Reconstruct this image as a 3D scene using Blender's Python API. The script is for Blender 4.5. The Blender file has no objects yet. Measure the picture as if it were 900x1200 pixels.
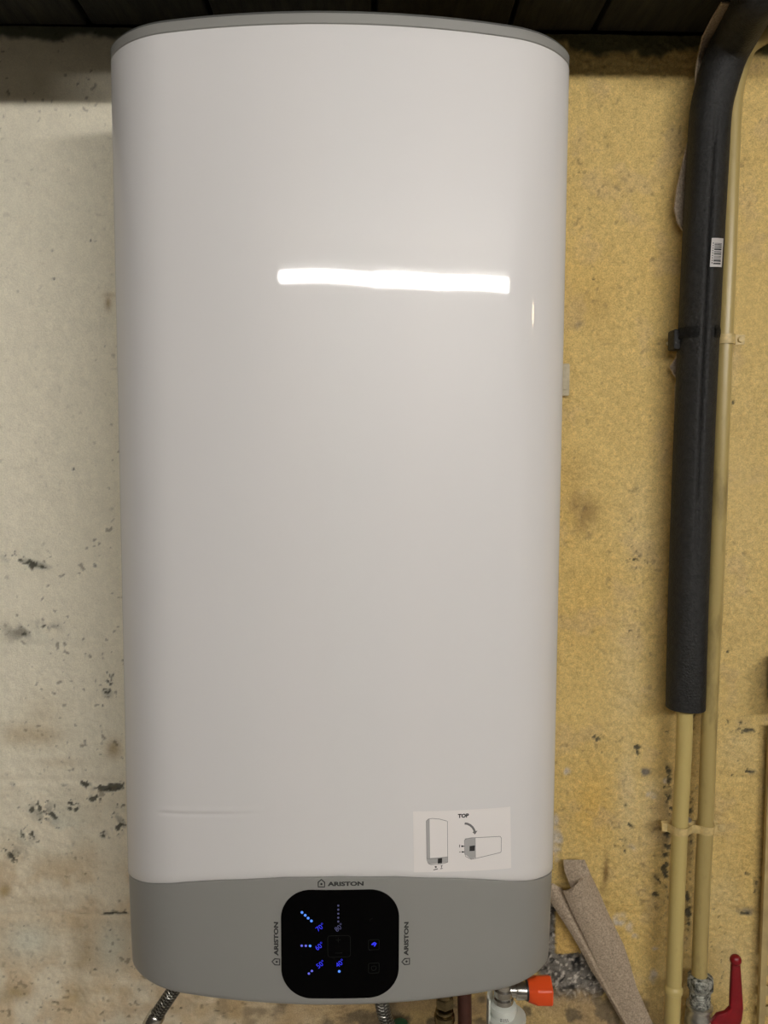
import bpy, bmesh, math, random
import numpy as np
from mathutils import Vector, Matrix

sc = bpy.context.scene
COL = sc.collection
PI = math.pi

# ------------------------------------------------------------------ camera
CP = np.array([0.0305032, -1.1014816, 1.6047947])
PITCH, YAW, ROLL, FPX = 0.075802, 0.0201356, 0.0039096, 930.68
_f = np.array([math.sin(YAW)*math.cos(PITCH), math.cos(YAW)*math.cos(PITCH), -math.sin(PITCH)])
_r = np.array([math.cos(YAW), -math.sin(YAW), 0.0])
_u = np.cross(_r, _f)
CR = _r*math.cos(ROLL) + _u*math.sin(ROLL)
CU = -_r*math.sin(ROLL) + _u*math.cos(ROLL)
CF = _f
cam_d = bpy.data.cameras.new('camera')
cam_d.sensor_fit = 'VERTICAL'
cam_d.sensor_height = 24.0
cam_d.lens = FPX/1200.0*24.0
cam_d.clip_start = 0.02
cam = bpy.data.objects.new('camera', cam_d)
COL.objects.link(cam)
cam.matrix_world = Matrix(((CR[0], CU[0], -CF[0], CP[0]), (CR[1], CU[1], -CF[1], CP[1]),
                           (CR[2], CU[2], -CF[2], CP[2]), (0, 0, 0, 1)))
sc.camera = cam

# ------------------------------------------------------------------ world / exposure
w = bpy.data.worlds.new('world'); sc.world = w; w.use_nodes = True
w.node_tree.nodes['Background'].inputs[0].default_value = (0.9, 0.85, 0.75, 1)
w.node_tree.nodes['Background'].inputs[1].default_value = 0.0
vs = sc.view_settings
vs.view_transform = 'Standard'
try: vs.look = 'None'
except Exception: pass
vs.gamma = 1.0
vs.use_curve_mapping = False
vs.exposure = 0.0
TUBE_STRENGTH = 105.0      # the fluorescent tube that lights the cellar
BULB_STRENGTH = 38.0
ZL, TUBE_R = 2.30, .027   # lamp height and radius


def at(px, py, Y=0.0):
    """world point seen at photo pixel px,py on the vertical plane y = Y"""
    d = CF + (px-450)/FPX*CR + (600-py)/FPX*CU
    t = (Y-CP[1])/d[1]
    p = CP + t*d
    return Vector(p)


def s2l(c):
    c = np.asarray(c, float)/255.0
    return np.where(c <= .04045, c/12.92, ((c+.055)/1.055)**2.4)


# ------------------------------------------------------------------ materials
def mat(name, col, rough=.5, metal=0.0, spec=.5, coat=0.0, coat_rough=.03, var=0.0, vscale=40., bump=0.0, bscale=300., emit=None, estr=0.0):
    m = bpy.data.materials.new(name); m.use_nodes = True
    nt = m.node_tree; b = nt.nodes['Principled BSDF']
    b.inputs['Base Color'].default_value = (*col, 1)
    b.inputs['Roughness'].default_value = rough
    b.inputs['Metallic'].default_value = metal
    b.inputs['Specular IOR Level'].default_value = spec
    b.inputs['Coat Weight'].default_value = coat
    b.inputs['Coat Roughness'].default_value = coat_rough
    if emit:
        b.inputs['Emission Color'].default_value = (*emit, 1)
        b.inputs['Emission Strength'].default_value = estr
    if var or bump:
        tc = nt.nodes.new('ShaderNodeTexCoord')
    if var:
        n = nt.nodes.new('ShaderNodeTexNoise'); n.inputs['Scale'].default_value = vscale; n.inputs['Detail'].default_value = 6
        nt.links.new(tc.outputs['Object'], n.inputs['Vector'])
        rmp = nt.nodes.new('ShaderNodeMapRange')
        rmp.inputs[1].default_value = .3; rmp.inputs[2].default_value = .7
        rmp.inputs[3].default_value = 1-var; rmp.inputs[4].default_value = 1+var*.6
        nt.links.new(n.outputs[0], rmp.inputs[0])
        mx = nt.nodes.new('ShaderNodeVectorMath'); mx.operation = 'SCALE'
        mx.inputs[0].default_value = col
        nt.links.new(rmp.outputs[0], mx.inputs['Scale'])
        nt.links.new(mx.outputs[0], b.inputs['Base Color'])
    if bump:
        n2 = nt.nodes.new('ShaderNodeTexNoise'); n2.inputs['Scale'].default_value = bscale; n2.inputs['Detail'].default_value = 4
        nt.links.new(tc.outputs['Object'], n2.inputs['Vector'])
        bp = nt.nodes.new('ShaderNodeBump'); bp.inputs['Distance'].default_value = bump; bp.inputs['Strength'].default_value = 1
        nt.links.new(n2.outputs[0], bp.inputs['Height'])
        nt.links.new(bp.outputs[0], b.inputs['Normal'])
    return m


def two_tone(name, c1, c2, scale, lo, hi, rough=.5, metal=0.0, bump=0.0, stretch=(1, 1, 1)):
    """procedural material that blends two colours with a noise threshold (worn paint, corrosion)"""
    m = bpy.data.materials.new(name); m.use_nodes = True
    nt = m.node_tree; b = nt.nodes['Principled BSDF']
    b.inputs['Roughness'].default_value = rough; b.inputs['Metallic'].default_value = metal
    tc = nt.nodes.new('ShaderNodeTexCoord'); mp = nt.nodes.new('ShaderNodeMapping')
    mp.inputs['Scale'].default_value = stretch
    nt.links.new(tc.outputs['Object'], mp.inputs[0])
    n = nt.nodes.new('ShaderNodeTexNoise'); n.inputs['Scale'].default_value = scale; n.inputs['Detail'].default_value = 8
    n.inputs['Roughness'].default_value = .65
    nt.links.new(mp.outputs[0], n.inputs['Vector'])
    rp = nt.nodes.new('ShaderNodeValToRGB')
    rp.color_ramp.elements[0].position = lo; rp.color_ramp.elements[0].color = (*c1, 1)
    rp.color_ramp.elements[1].position = hi; rp.color_ramp.elements[1].color = (*c2, 1)
    nt.links.new(n.outputs[0], rp.inputs[0]); nt.links.new(rp.outputs[0], b.inputs['Base Color'])
    if bump:
        bp = nt.nodes.new('ShaderNodeBump'); bp.inputs['Distance'].default_value = bump
        nt.links.new(n.outputs[0], bp.inputs['Height']); nt.links.new(bp.outputs[0], b.inputs['Normal'])
    return m


M = {}
M['white'] = mat('white_enamel', (.715, .70, .69), rough=.42, spec=.35, coat=.55, coat_rough=.035)
M['grey'] = mat('grey_plastic', (.262, .259, .242), rough=.36, spec=.5, bump=.00002, bscale=900)
M['grey_shaded'] = mat('shaded_grey_plastic', (.10, .10, .095), rough=.5, spec=.3)
M['black_glass'] = mat('black_glass', (.0008, .0008, .001), rough=.1, spec=.05)
M['ink'] = mat('black_ink', (.012, .012, .012), rough=.5)
M['ink_grey'] = mat('grey_ink', (.16, .155, .15), rough=.5)
M['ink_light'] = mat('light_grey_ink', (.4, .39, .38), rough=.5)
M['paper'] = mat('label_paper', (.80, .765, .74), rough=.45)
M['dim_ink'] = mat('dim_panel_print', (.008, .009, .008), rough=.5, spec=.1)
M['led_blue'] = mat('blue_led', (.01, .01, .05), emit=(.03, .035, 1.0), estr=.9)
M['led_bright'] = mat('bright_blue_led', (.01, .02, .05), emit=(.09, .28, 1.0), estr=1.05)
M['led_violet'] = mat('violet_led', (.02, .02, .05), emit=(.16, .17, .95), estr=.75)
M['led_dim'] = mat('dim_led', (.01, .01, .02), emit=(.16, .16, .36), estr=.35)
M['foam'] = mat('black_foam', (.0125, .0125, .0118), rough=.6, spec=.4, var=.6, vscale=160, bump=.0016, bscale=380)
M['pipe'] = two_tone('beige_painted_pipe', (.16, .115, .045), (.52, .41, .155), 16, .14, .40, rough=.36, bump=.0003, stretch=(1, 1, .35))
M['pipe_worn'] = two_tone('worn_beige_painted_pipe', (.12, .085, .035), (.41, .315, .12), 22, .26, .48, rough=.33, bump=.0004, stretch=(1, 1, .3))
M['clamp'] = mat('beige_painted_strap', (.58, .44, .19), rough=.45, var=.25, vscale=150)
M['felt'] = mat('grey_brown_felt', (.42, .335, .245), rough=.95, spec=.1, var=.4, vscale=420, bump=.0007, bscale=700)
M['chrome'] = mat('chrome', (.62, .60, .56), rough=.22, metal=1, var=.25, vscale=60)
M['dull_metal'] = mat('dull_nickel', (.60, .58, .52), rough=.35, metal=.9, var=.4, vscale=90, bump=.0003, bscale=250)
M['corroded'] = two_tone('corroded_metal', (.022, .025, .018), (.40, .40, .345), 170, .38, .60, rough=.6, metal=.1, bump=.001)
M['red'] = mat('red_plastic_grip', (.21, .004, .009), rough=.33, var=.15, vscale=60)
M['orange'] = mat('orange_plastic', (.72, .075, .012), rough=.38, spec=.4)
M['black'] = mat('black_rubber', (.012, .012, .011), rough=.5)
M['hose_core'] = mat('dark_hose', (.022, .02, .016), rough=.4)
M['braid'] = mat('braid_wire', (.34, .33, .29), rough=.33, metal=.9)
M['white_plastic'] = mat('white_plastic', (.62, .64, .58), rough=.35)
M['brass'] = mat('tarnished_brass', (.28, .22, .12), rough=.25, metal=1, var=.4, vscale=80)
M['copper'] = mat('dull_copper', (.085, .032, .022), rough=.5, metal=.4, var=.3, vscale=60)
M['green'] = mat('green_plastic', (.015, .10, .05), rough=.45)
M['tray'] = mat('beige_painted_steel', (.44, .335, .15), rough=.5, var=.2, vscale=40)
M['brown_box'] = mat('brown_bakelite', (.03, .014, .010), rough=.4)
M['plate'] = mat('pale_plastic_plate', (.50, .44, .31), rough=.6, var=.2, vscale=100)
M['wood'] = two_tone('dark_old_timber', (.007, .007, .004), (.034, .029, .016), 14, .38, .72, rough=.85, bump=.003, stretch=(6, .8, 6))
M['room_wall'] = mat('cellar_limewash', (.10, .09, .075), rough=.9, var=.25, vscale=5, bump=.004, bscale=30)
M['concrete'] = mat('cellar_concrete', (.36, .335, .29), rough=.85, var=.25, vscale=6, bump=.003, bscale=60)
M['housing'] = mat('white_fixture_metal', (.7, .7, .68), rough=.4)
for k_, f_ in (('l', .8), ('m', 1.0), ('r', 1.42)):     # strengths made uneven to throw the shadows to the left
    M['tube_'+k_] = mat('fluorescent_tube', (.9, .9, .9), emit=(1.0, .965, .925), estr=TUBE_STRENGTH*f_)
M['bulb'] = mat('warm_bulb', (.9, .8, .6), emit=(1.0, .72, .42), estr=BULB_STRENGTH)
M['wood_beam'] = mat('beam_timber', (.06, .045, .028), rough=.85, var=.4, vscale=20, bump=.002, bscale=60)


# ------------------------------------------------------------------ object helpers
def link(o, parent=None):
    COL.objects.link(o)
    if parent is not None: o.parent = parent
    return o


def obj(name, bm, m, parent=None, smooth=True, auto=None):
    me = bpy.data.meshes.new(name)
    bmesh.ops.recalc_face_normals(bm, faces=bm.faces)
    bm.to_mesh(me); bm.free()
    me.materials.append(m)
    if smooth:
        me.polygons.foreach_set('use_smooth', [True]*len(me.polygons))
        me.set_sharp_from_angle(angle=auto if auto else math.radians(38))
    o = bpy.data.objects.new(name, me)
    return link(o, parent)


def thing(name, label, cat, loc=(0, 0, 0), group=None):
    o = bpy.data.objects.new(name, None); link(o)
    o.location = loc; o.empty_display_size = .05
    tag(o, label, cat, group)
    bpy.context.view_layer.update()
    return o


def tag(o, label, cat, group=None):
    o['label'] = label; o['category'] = cat
    if group: o['group'] = group
    return o


def struct(o):
    o['kind'] = 'structure'; return o


def adopt(root):
    """parts were modelled in world coordinates: bring them into the space of their thing"""
    for c in root.children:
        c.matrix_parent_inverse = Matrix.Translation(-Vector(root.location))


def bx(bm, x0, x1, y0, y1, z0, z1, bevel=0.0, seg=2):
    r = bmesh.ops.create_cube(bm, size=1)
    for v in r['verts']:
        v.co = Vector(((x0+x1)/2+v.co.x*(x1-x0), (y0+y1)/2+v.co.y*(y1-y0), (z0+z1)/2+v.co.z*(z1-z0)))
    if bevel:
        es = list({e for v in r['verts'] for e in v.link_edges})
        bmesh.ops.bevel(bm, geom=es, offset=bevel, segments=seg, profile=.5, affect='EDGES')
    return bm


def frames(path):
    P = [Vector(p) for p in path]; T = []
    for i in range(len(P)):
        a = P[max(i-1, 0)]; b = P[min(i+1, len(P)-1)]
        T.append((b-a).normalized())
    n = T[0].orthogonal().normalized(); N = []
    # prefer a stable start direction
    ref = Vector((0, -1, 0))
    if abs(T[0].dot(ref)) < .9: n = (ref - T[0]*ref.dot(T[0])).normalized()
    for t in T:
        n = (n - t*n.dot(t)).normalized(); N.append(n.copy())
    return P, T, N


def tube(bm, path, rad, seg=16, cap=True, fn=None):
    P, T, N = frames(path); rings = []
    for i, (p, t, n) in enumerate(zip(P, T, N)):
        b = t.cross(n); r = rad[i] if hasattr(rad, '__len__') else rad
        ring = []
        for k in range(seg):
            a = 2*PI*k/seg
            rr = r*(fn(i/(len(P)-1), a) if fn else 1)
            ring.append(bm.verts.new(p + (n*math.cos(a)+b*math.sin(a))*rr))
        rings.append(ring)
    for A, B in zip(rings[:-1], rings[1:]):
        for k in range(seg):
            bm.faces.new((A[k], A[(k+1) % seg], B[(k+1) % seg], B[k]))
    if cap:
        bm.faces.new(rings[0][::-1]); bm.faces.new(rings[-1])
    return bm


def lathe(bm, prof, origin, axis, seg=24, flat=None):
    """prof: list of (distance along axis, radius)"""
    a = Vector(axis).normalized(); n = a.orthogonal().normalized()
    if abs(a.z) > .9: n = Vector((0, -1, 0))
    elif abs(a.x) > .9: n = Vector((0, 0, 1))
    b = a.cross(n); o = Vector(origin); rings = []
    for s, r in prof:
        rings.append([bm.verts.new(o + a*s + (n*math.cos(2*PI*k/seg)+b*math.sin(2*PI*k/seg))*max(r, 1e-5)) for k in range(seg)])
    for A, B in zip(rings[:-1], rings[1:]):
        for k in range(seg):
            bm.faces.new((A[k], A[(k+1) % seg], B[(k+1) % seg], B[k]))
    bm.faces.new(rings[0][::-1]); bm.faces.new(rings[-1])
    return bm


def spline(pts, n=12):
    """Catmull-Rom through points"""
    P = [Vector(p) for p in pts]; out = []
    Q = [P[0]*2-P[1]] + P + [P[-1]*2-P[-2]]
    for i in range(1, len(Q)-2):
        for k in range(n):
            t = k/n
            out.append(.5*((2*Q[i]) + (Q[i+1]-Q[i-1])*t + (2*Q[i-1]-5*Q[i]+4*Q[i+1]-Q[i+2])*t*t + (-Q[i-1]+3*Q[i]-3*Q[i+1]+Q[i+2])*t**3))
    out.append(P[-1])
    return out


# ------------------------------------------------------------------ noise (numpy)
_rng = np.random.default_rng(7)
_LAT = _rng.random((8, 256, 256))


def vn(x, z, f, s=0):
    L = _LAT[s % 8]; ca, sa = math.cos(.55+.83*s), math.sin(.55+.83*s)
    X = (x*ca-z*sa)*f+13.7*s+300; Z = (x*sa+z*ca)*f+7.3*s+300
    i = np.floor(X).astype(int); j = np.floor(Z).astype(int)
    u = X-i; v = Z-j; u = u*u*(3-2*u); v = v*v*(3-2*v)
    i &= 255; j &= 255; i1 = (i+1) & 255; j1 = (j+1) & 255
    return (L[i, j]*(1-u)+L[i1, j]*u)*(1-v) + (L[i, j1]*(1-u)+L[i1, j1]*u)*v


def fbm(x, z, f, o=4, s=0, g=.5):
    t = 0; a = 1; n = 0
    for k in range(o):
        t = t + a*vn(x, z, f*2**k, s+k); n += a; a *= g
    return t/n


def sst(a, b, x):
    t = np.clip((x-a)/(b-a), 0, 1); return t*t*(3-2*t)


# ------------------------------------------------------------------ room shell
XL, XR, YF, ZC, ZH = -1.9, 2.6, -3.5, 2.165, 2.42   # ZC: low boarded soffit along the wall, ZH: the room's ceiling


def plane_box(name, x0, x1, y0, y1, z0, z1, m):
    return struct(obj(name, bx(bmesh.new(), x0, x1, y0, y1, z0, z1), m, smooth=False))


plane_box('floor', XL-.1, XR+.1, YF-.1, .1, -.1, 0, M['concrete'])
plane_box('wall_left', XL-.1, XL, YF, 0, 0, ZH+.02, M['room_wall'])
plane_box('wall_right', XR, XR+.1, YF, 0, 0, ZH+.02, M['room_wall'])
plane_box('wall_front', XL, XR, YF-.1, YF, 0, ZH+.02, M['room_wall'])

# ceiling: slab plus individual dark boards running away from the wall
ceil = plane_box('ceiling', XL-.1, XR+.1, YF-.1, -.36, ZH, ZH+.1, M['room_wall'])
soffit = plane_box('trim_3', XL-.1, XR+.1, -.36, .1, ZC+.02, ZH+.1, M['wood'])
rnd = random.Random(3)
xb = XL
edges = []
while xb < XR-.02:
    edges.append(xb); xb += rnd.uniform(.15, .21)
edges.append(XR)
k = min(range(len(edges)), key=lambda i: abs(edges[i]-.33)); edges[k] = .33
for a, b in zip(edges[:-1], edges[1:]):
    d = rnd.uniform(0, .006)
    bm = bx(bmesh.new(), a+.003, b-.004, -.36, -.0035, ZC-d*.6, ZC+.02, .002, 1)
    o = obj('board', bm, M['wood'], soffit)

# ------------------------------------------------------------------ main wall: height field with real relief
def axis_cells(marks):
    out = []
    for (a, b, d) in marks:
        n = max(1, int(round((b-a)/d))); out.extend(list(np.linspace(a, b, n, endpoint=False)))
    out.append(marks[-1][1]); return np.array(out)


xs = axis_cells([(XL, -.62, .05), (-.62, -.215, .0018), (-.215, .215, .004), (.215, .66, .0018), (.66, .70, .004), (.70, .95, .01), (.95, XR, .06)])
zs = axis_cells([(0, .60, .05), (.60, .74, .006), (.74, 1.02, .0018), (1.02, 2.165, .0019)])
X, Z = np.meshgrid(xs, zs)          # rows z, cols x
sh = X.shape
x = X.ravel(); z = Z.ravel()


def px_of(x, z):
    d = np.stack([x-CP[0], np.zeros_like(x)-CP[1], z-CP[2]], 1)
    w_ = d@CF
    return 450+FPX*(d@CR)/w_, 600-FPX*(d@CU)/w_


# (the stains and painted pipe shade below were surveyed on the photograph; they are stored on the wall plane itself)
PX, PY = px_of(x, z)


def blobs(lst):
    t = np.zeros_like(x)
    for b in lst:
        cx, cy, rx, ry, s = b[:5]; a = math.radians(b[5]) if len(b) > 5 else 0
        dx = PX-cx; dy = PY-cy
        u = (dx*math.cos(a)+dy*math.sin(a))/rx; v = (-dx*math.sin(a)+dy*math.cos(a))/ry
        t = np.maximum(t, s*np.exp(-np.clip(u*u+v*v, 0, 50)))
    return t


n_lo = fbm(x, z, 6, 4, 0); n_mid = fbm(x, z, 24, 4, 1); n_hi = fbm(x, z, 90, 3, 2); n_vh = vn(x, z, 260, 3); n_pit = .5+1.05*(.5*vn(x, z, 170, 5)+.5*vn(x+.0013, z, 205, 2)-.5)
n_pit2 = fbm(x, z, 165, 2, 6)
n_f = .5+1.15*(.5*vn(x, z, 330, 4)+.5*vn(x, z, 270, 1)-.5)

yellow = sst(-.10, .10, x + .25*(n_lo-.5))          # cream paint on the left, ochre on the right

mold_l = blobs([(38, 662, 34, 8, 1.05, 12), (8, 655, 22, 12, .8), (52, 735, 22, 5, .9), (22, 742, 20, 12, .75), (125, 806, 14, 26, .95), (140, 775, 14, 8, .7),
                (100, 921, 16, 5, 1.0), (128, 925, 26, 6, 1.5, -4), (72, 923, 14, 5, .9), (84, 948, 18, 10, .9), (108, 938, 10, 9, 1.0), (50, 955, 34, 22, 1.0, 15), (15, 1003, 26, 16, .9), (30, 985, 26, 20, .8),
                (138, 968, 16, 22, 1.0), (120, 980, 14, 12, .8), (126, 1095, 12, 22, .75), (132, 1074, 22, 2.2, 1.3, -3), (96, 1074, 14, 2, .8), (40, 1076, 30, 2, .65), (20, 1095, 26, 22, .55), (12, 922, 10, 8, .8),
                (120, 404, 6, 4, .8), (60, 325, 4, 3, .9), (18, 340, 3, 3, .9), (105, 280, 7, 3, .9), (58, 292, 4, 3, .9), (84, 550, 6, 3, .9), (132, 415, 3, 8, .7), (88, 535, 3, 2, .8), (110, 664, 4, 3, 1.1),
                (100, 770, 8, 6, .7), (60, 560, 18, 9, .6), (40, 220, 14, 4, .6), (78, 206, 5, 5, .8), (110, 245, 3, 8, .7), (60, 1115, 40, 20, .4), (60, 1180, 50, 16, .55), (110, 1140, 4, 4, 1.1), (146, 1170, 14, 10, .5),
                (205, 1185, 40, 12, .4), (260, 1190, 30, 10, .6)])
mold_shade_r = blobs([(750, 572, 14, 6, .95, -20), (742, 576, 8, 4, .9), (748, 655, 16, 20, .95, 45), (741, 637, 4, 10, .8), (742, 741, 16, 5, .75), (700, 868, 40, 14, .7), (710, 886, 24, 8, .7), (748, 878, 5, 4, 1.3), (749, 884, 3, 6, 1.0),
                (735, 946, 5, 5, 1.0), (740, 970, 8, 8, .9), (735, 988, 10, 10, .85), (736, 1000, 5, 4, 1.2), (742, 1025, 22, 14, .75), (770, 1030, 12, 18, .85), (770, 1050, 9, 10, .9),
                (783, 1010, 10, 75, 1.02), (785, 925, 9, 65, .98), (784, 860, 10, 20, .8), (782, 1100, 7, 60, .55), (811, 980, 9, 70, .92), (812, 850, 8, 30, .95), (809, 1070, 8, 60, .95),  # strips along the pipes: mould, with the pipe shadow painted in as well
                (875, 858, 22, 6, 1.0), (850, 850, 16, 8, .8), (872, 848, 14, 10, .8), (880, 906, 12, 5, 1.05), (862, 912, 14, 4, .85), (868, 896, 6, 6, .7), (875, 1073, 14, 6, 1.0, 15), (842, 1071, 6, 4, .9), (835, 1030, 6, 4, .9), (878, 1027, 6, 4, .95), (888, 1040, 4, 16, .9),
                (862, 472, 6, 5, .9), (870, 476, 6, 3, .7), (858, 450, 5, 8, .5), (842, 1110, 20, 34, .68), (850, 1150, 14, 26, .6), (880, 673, 22, 8, .6), (880, 730, 20, 6, .5), (855, 765, 4, 4, .8), (760, 140, 3, 4, .8), (795, 103, 3, 4, .9), (640, 1085, 18, 30, .9), (760, 250, 4, 4, .8), (680, 200, 4, 3, .9), (697, 322, 3, 8, .8)])
grey_spot = blobs([(758, 907, 6, 4.5, 1.6), (878, 1072, 12, 5, .8), (880, 906, 8, 4, .7), (748, 655, 10, 10, .5), (680, 380, 6, 5, .6), (20, 742, 22, 12, .7), (50, 735, 20, 7, .6)])
brown = blobs([(690, 600, 14, 20, .95, 20), (684, 612, 10, 14, .8), (676, 590, 8, 20, .7), (711, 1022, 3.5, 22, 1.3, 4), (713, 1060, 4, 4, .9), (708, 1045, 4, 6, .9), (660, 460, 10, 30, .3), (672, 550, 20, 16, .5), (700, 360, 20, 20, .35)])
stain = blobs([(30, 862, 40, 14, .75), (45, 840, 28, 26, .35), (132, 880, 9, 11, 1.0), (3, 1048, 9, 9, 1.1), (90, 1120, 15, 38, .70), (90, 1168, 17, 18, .85), (6, 1168, 26, 10, .8), (40, 1060, 55, 9, .55), (75, 895, 40, 6, .3), (125, 354, 4, 9, .8), (126, 345, 8, 4, .5), (70, 1025, 80, 22, .25),
               (300, 1190, 70, 22, .8), (370, 1185, 60, 16, .75), (240, 1172, 20, 8, .4), (130, 1165, 26, 8, .45)])
palegreen = blobs([(55, 970, 55, 36, .8), (10, 655, 45, 28, .5), (30, 745, 50, 16, .5), (32, 1105, 36, 26, .85), (130, 1110, 24, 34, .75), (140, 970, 25, 30, .6), (30, 230, 80, 120, .2)])
pale_r = blobs([(735, 800, 22, 90, .55), (738, 930, 14, 80, .7), (752, 960, 24, 40, .5), (752, 610, 26, 60, .45), (765, 925, 16, 18, .8), (862, 430, 10, 60, .35), (870, 600, 30, 200, .25), (868, 880, 24, 26, .5), (850, 1060, 26, 30, .5), (862, 1130, 30, 40, .7), (800, 1150, 60, 20, .2)])
warm_r = blobs([(695, 945, 26, 50, .9), (690, 700, 40, 70, .45), (720, 1100, 34, 70, .45), (690, 330, 50, 50, .35), (880, 1010, 12, 60, .35), (770, 310, 30, 60, .3), (668, 600, 16, 60, .45)])
chips = blobs([(654, 988, 7, 24, 1.1), (652, 965, 5, 10, .9), (728, 1080, 10, 9, 1.1), (740, 1090, 8, 12, .8), (746, 1100, 7, 5, .8), (666, 906, 5, 6, 1.0), (766, 934, 8, 6, 1.0), (782, 918, 4, 4, 1.0), (742, 995, 6, 6, .9), (770, 1115, 8, 4, .6), (690, 850, 60, 30, .2), (768, 1150, 8, 14, .8)])

# bare render below and behind the heater's right corner, with a surviving yellow plate of paint
edge_n = (fbm(x, z, 60, 3, 4)-.5)*26
bare = sst(4, -4, np.abs(PX-668+edge_n*.6)-34) * sst(1053, 1060, PY+edge_n*.3) * sst(1182, 1170, PY+edge_n)
bare = np.maximum(bare, blobs([(700, 1155, 16, 18, 1.2)]) > .5)
bare = bare*(x > 0)
keep = sst(651, 653, PX+edge_n*.05)*sst(684, 680, PX)*sst(1070, 1072, PY)*sst(1122, 1118, PY+edge_n*.22)
bare = np.clip(bare-keep, 0, 1)
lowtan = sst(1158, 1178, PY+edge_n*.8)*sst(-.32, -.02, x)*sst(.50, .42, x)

# block courses
def joints():
    jz = [.935+.003*math.sin(3), 1.135]
    g = np.zeros_like(x)
    for zj in (.735, .935, 1.135, 1.335):
        k = .7 if zj < 1.2 else .35
        g = np.maximum(g, k*np.exp(-((z-zj+.006*(n_lo-.5)*4)/.006)**2))
    for (zj, xj) in ((.735, -.392), (.735, .06), (.735, .512), (.935, -.19), (.935, .275), (.935, .73)):
        inside = sst(zj, zj+.006, z)*sst(zj+.2, zj+.194, z)
        g = np.maximum(g, .8*inside*np.exp(-((x-xj)/.014)**2))
    return g


jt = joints()
rough_r = yellow*(.55+.45*sst(.25, .55, n_lo))
H = .0055*(n_lo-.5) + .0025*(n_mid-.5) + .0012*rough_r*(n_hi-.5)*2 + .0009*rough_r*(n_vh-.5)*2 + (.0008+.0014*sst(600, 1000, PY))*(1-yellow)*(n_hi-.5) + (.0004+.0005*sst(600, 1000, PY))*(1-yellow)*(n_vh-.5)
H += .0011*yellow*(vn(x, z*2.4, 140, 1)-.5)
H -= .0026*jt
ml = mold_l*(1-yellow); mr = mold_shade_r*(x > .15)
mold_shade = np.maximum(mold_l*(x < 0), mr)
spots = np.maximum(sst(.885, .95, mold_shade*.62 + n_pit2*.62 + .25*(n_pit-.5)), np.clip(.85*sst(.70, .76, np.clip(mold_shade, 0, 1.1)*.30 + n_f*.64 + .25*(n_pit2-.5)), 0, 1)*(mold_shade > .12))       # clustered dark specks where the mould and pipe-shade weight is high
pits = sst(.80, .86, n_pit+.24*(n_mid-.5)+.05*sst(850, 1100, PY))*(.25+.75*sst(.4, .55, n_lo))*.75
H -= .0016*np.clip(spots+pits, 0, 1) + .0018*bare + .001*np.clip(chips-.4, 0, 1)
H += .0012*keep
H += bare*(.004*(n_hi-.5)+.003*(n_vh-.5))
H = np.where(z < .7, H*.5, H) - .0062

cream = np.array([.87, .81, .645]); ochre = np.array([.665, .485, .18])
C = cream[None, :]*(1-yellow)[:, None] + ochre[None, :]*yellow[:, None]


def mixc(C, c, m):
    m = np.clip(m, 0, 1)[:, None]; return C*(1-m) + np.array(c)[None, :]*m


lowl = sst(870, 1060, PY)*(1-yellow)
C = mixc(C, (.70, .56, .365), lowl*(.35+.65*sst(.35, .62, n_mid)))
C = mixc(C, (.72, .70, .565), palegreen*(1-yellow)*sst(.30, .55, n_mid+.25*(n_hi-.5))*1.1)
C = mixc(C, (.40, .28, .12), stain*(.25+1.0*n_mid)*(x < .1))
C = mixc(C, (.66, .43, .11), warm_r*yellow*.9)
C = mixc(C, (.68, .56, .31), pale_r*yellow*(.6+.8*(n_mid-.3)))
C = mixc(C, (.56, .41, .21), yellow*sst(.58, .75, n_mid)*.4)
C = mixc(C, (.46, .32, .11), .28*yellow*sst(.55, .72, n_hi)*rough_r)
C = mixc(C, (.27, .17, .055), brown*(.2+1.0*n_mid))
C = mixc(C, (.20, .17, .13), grey_spot*sst(.3, .6, n_hi+.2*(grey_spot-.6)))
bare_c = .17+.10*(n_mid-.4)+.16*(n_hi-.5) + .34*sst(.62, .78, n_f) - .13*sst(.46, .34, n_pit2)
C = C*(1-bare[:, None]) + bare[:, None]*np.stack([bare_c, bare_c*.90, bare_c*.76], 1)
C = mixc(C, (.56, .36, .11), keep*.9)
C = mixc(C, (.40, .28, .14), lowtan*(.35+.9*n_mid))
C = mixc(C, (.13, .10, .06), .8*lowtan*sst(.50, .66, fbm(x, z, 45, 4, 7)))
C = mixc(C, (.55, .50, .42), np.clip(chips*2*(n_hi-.12), 0, 1)*sst(.3, .7, chips+.5*(n_hi-.5)))
C = mixc(C, (.045, .045, .032), spots*.88)
C = mixc(C, (.06, .058, .042), np.clip(mold_shade-.55, 0, 1)*1.2*sst(.45, .6, n_hi))
C = mixc(C, (.13, .10, .06), pits*(.75-.25*yellow))
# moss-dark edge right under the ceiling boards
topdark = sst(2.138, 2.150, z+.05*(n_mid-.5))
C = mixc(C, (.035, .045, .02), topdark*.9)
C *= (.93+.12*(n_hi-.1)+(.05+.20*rough_r)*(n_vh-.5))[:, None]
C = np.clip(C, .005, .9)

nz, nx = sh
ids = np.arange(nz*nx).reshape(nz, nx)
faces = np.stack([ids[:-1, :-1], ids[:-1, 1:], ids[1:, 1:], ids[1:, :-1]], -1).reshape(-1, 4)
fx = .5*(X[:-1, :-1]+X[1:, 1:]).ravel(); fz = .5*(Z[:-1, :-1]+Z[1:, 1:]).ravel()
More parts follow.
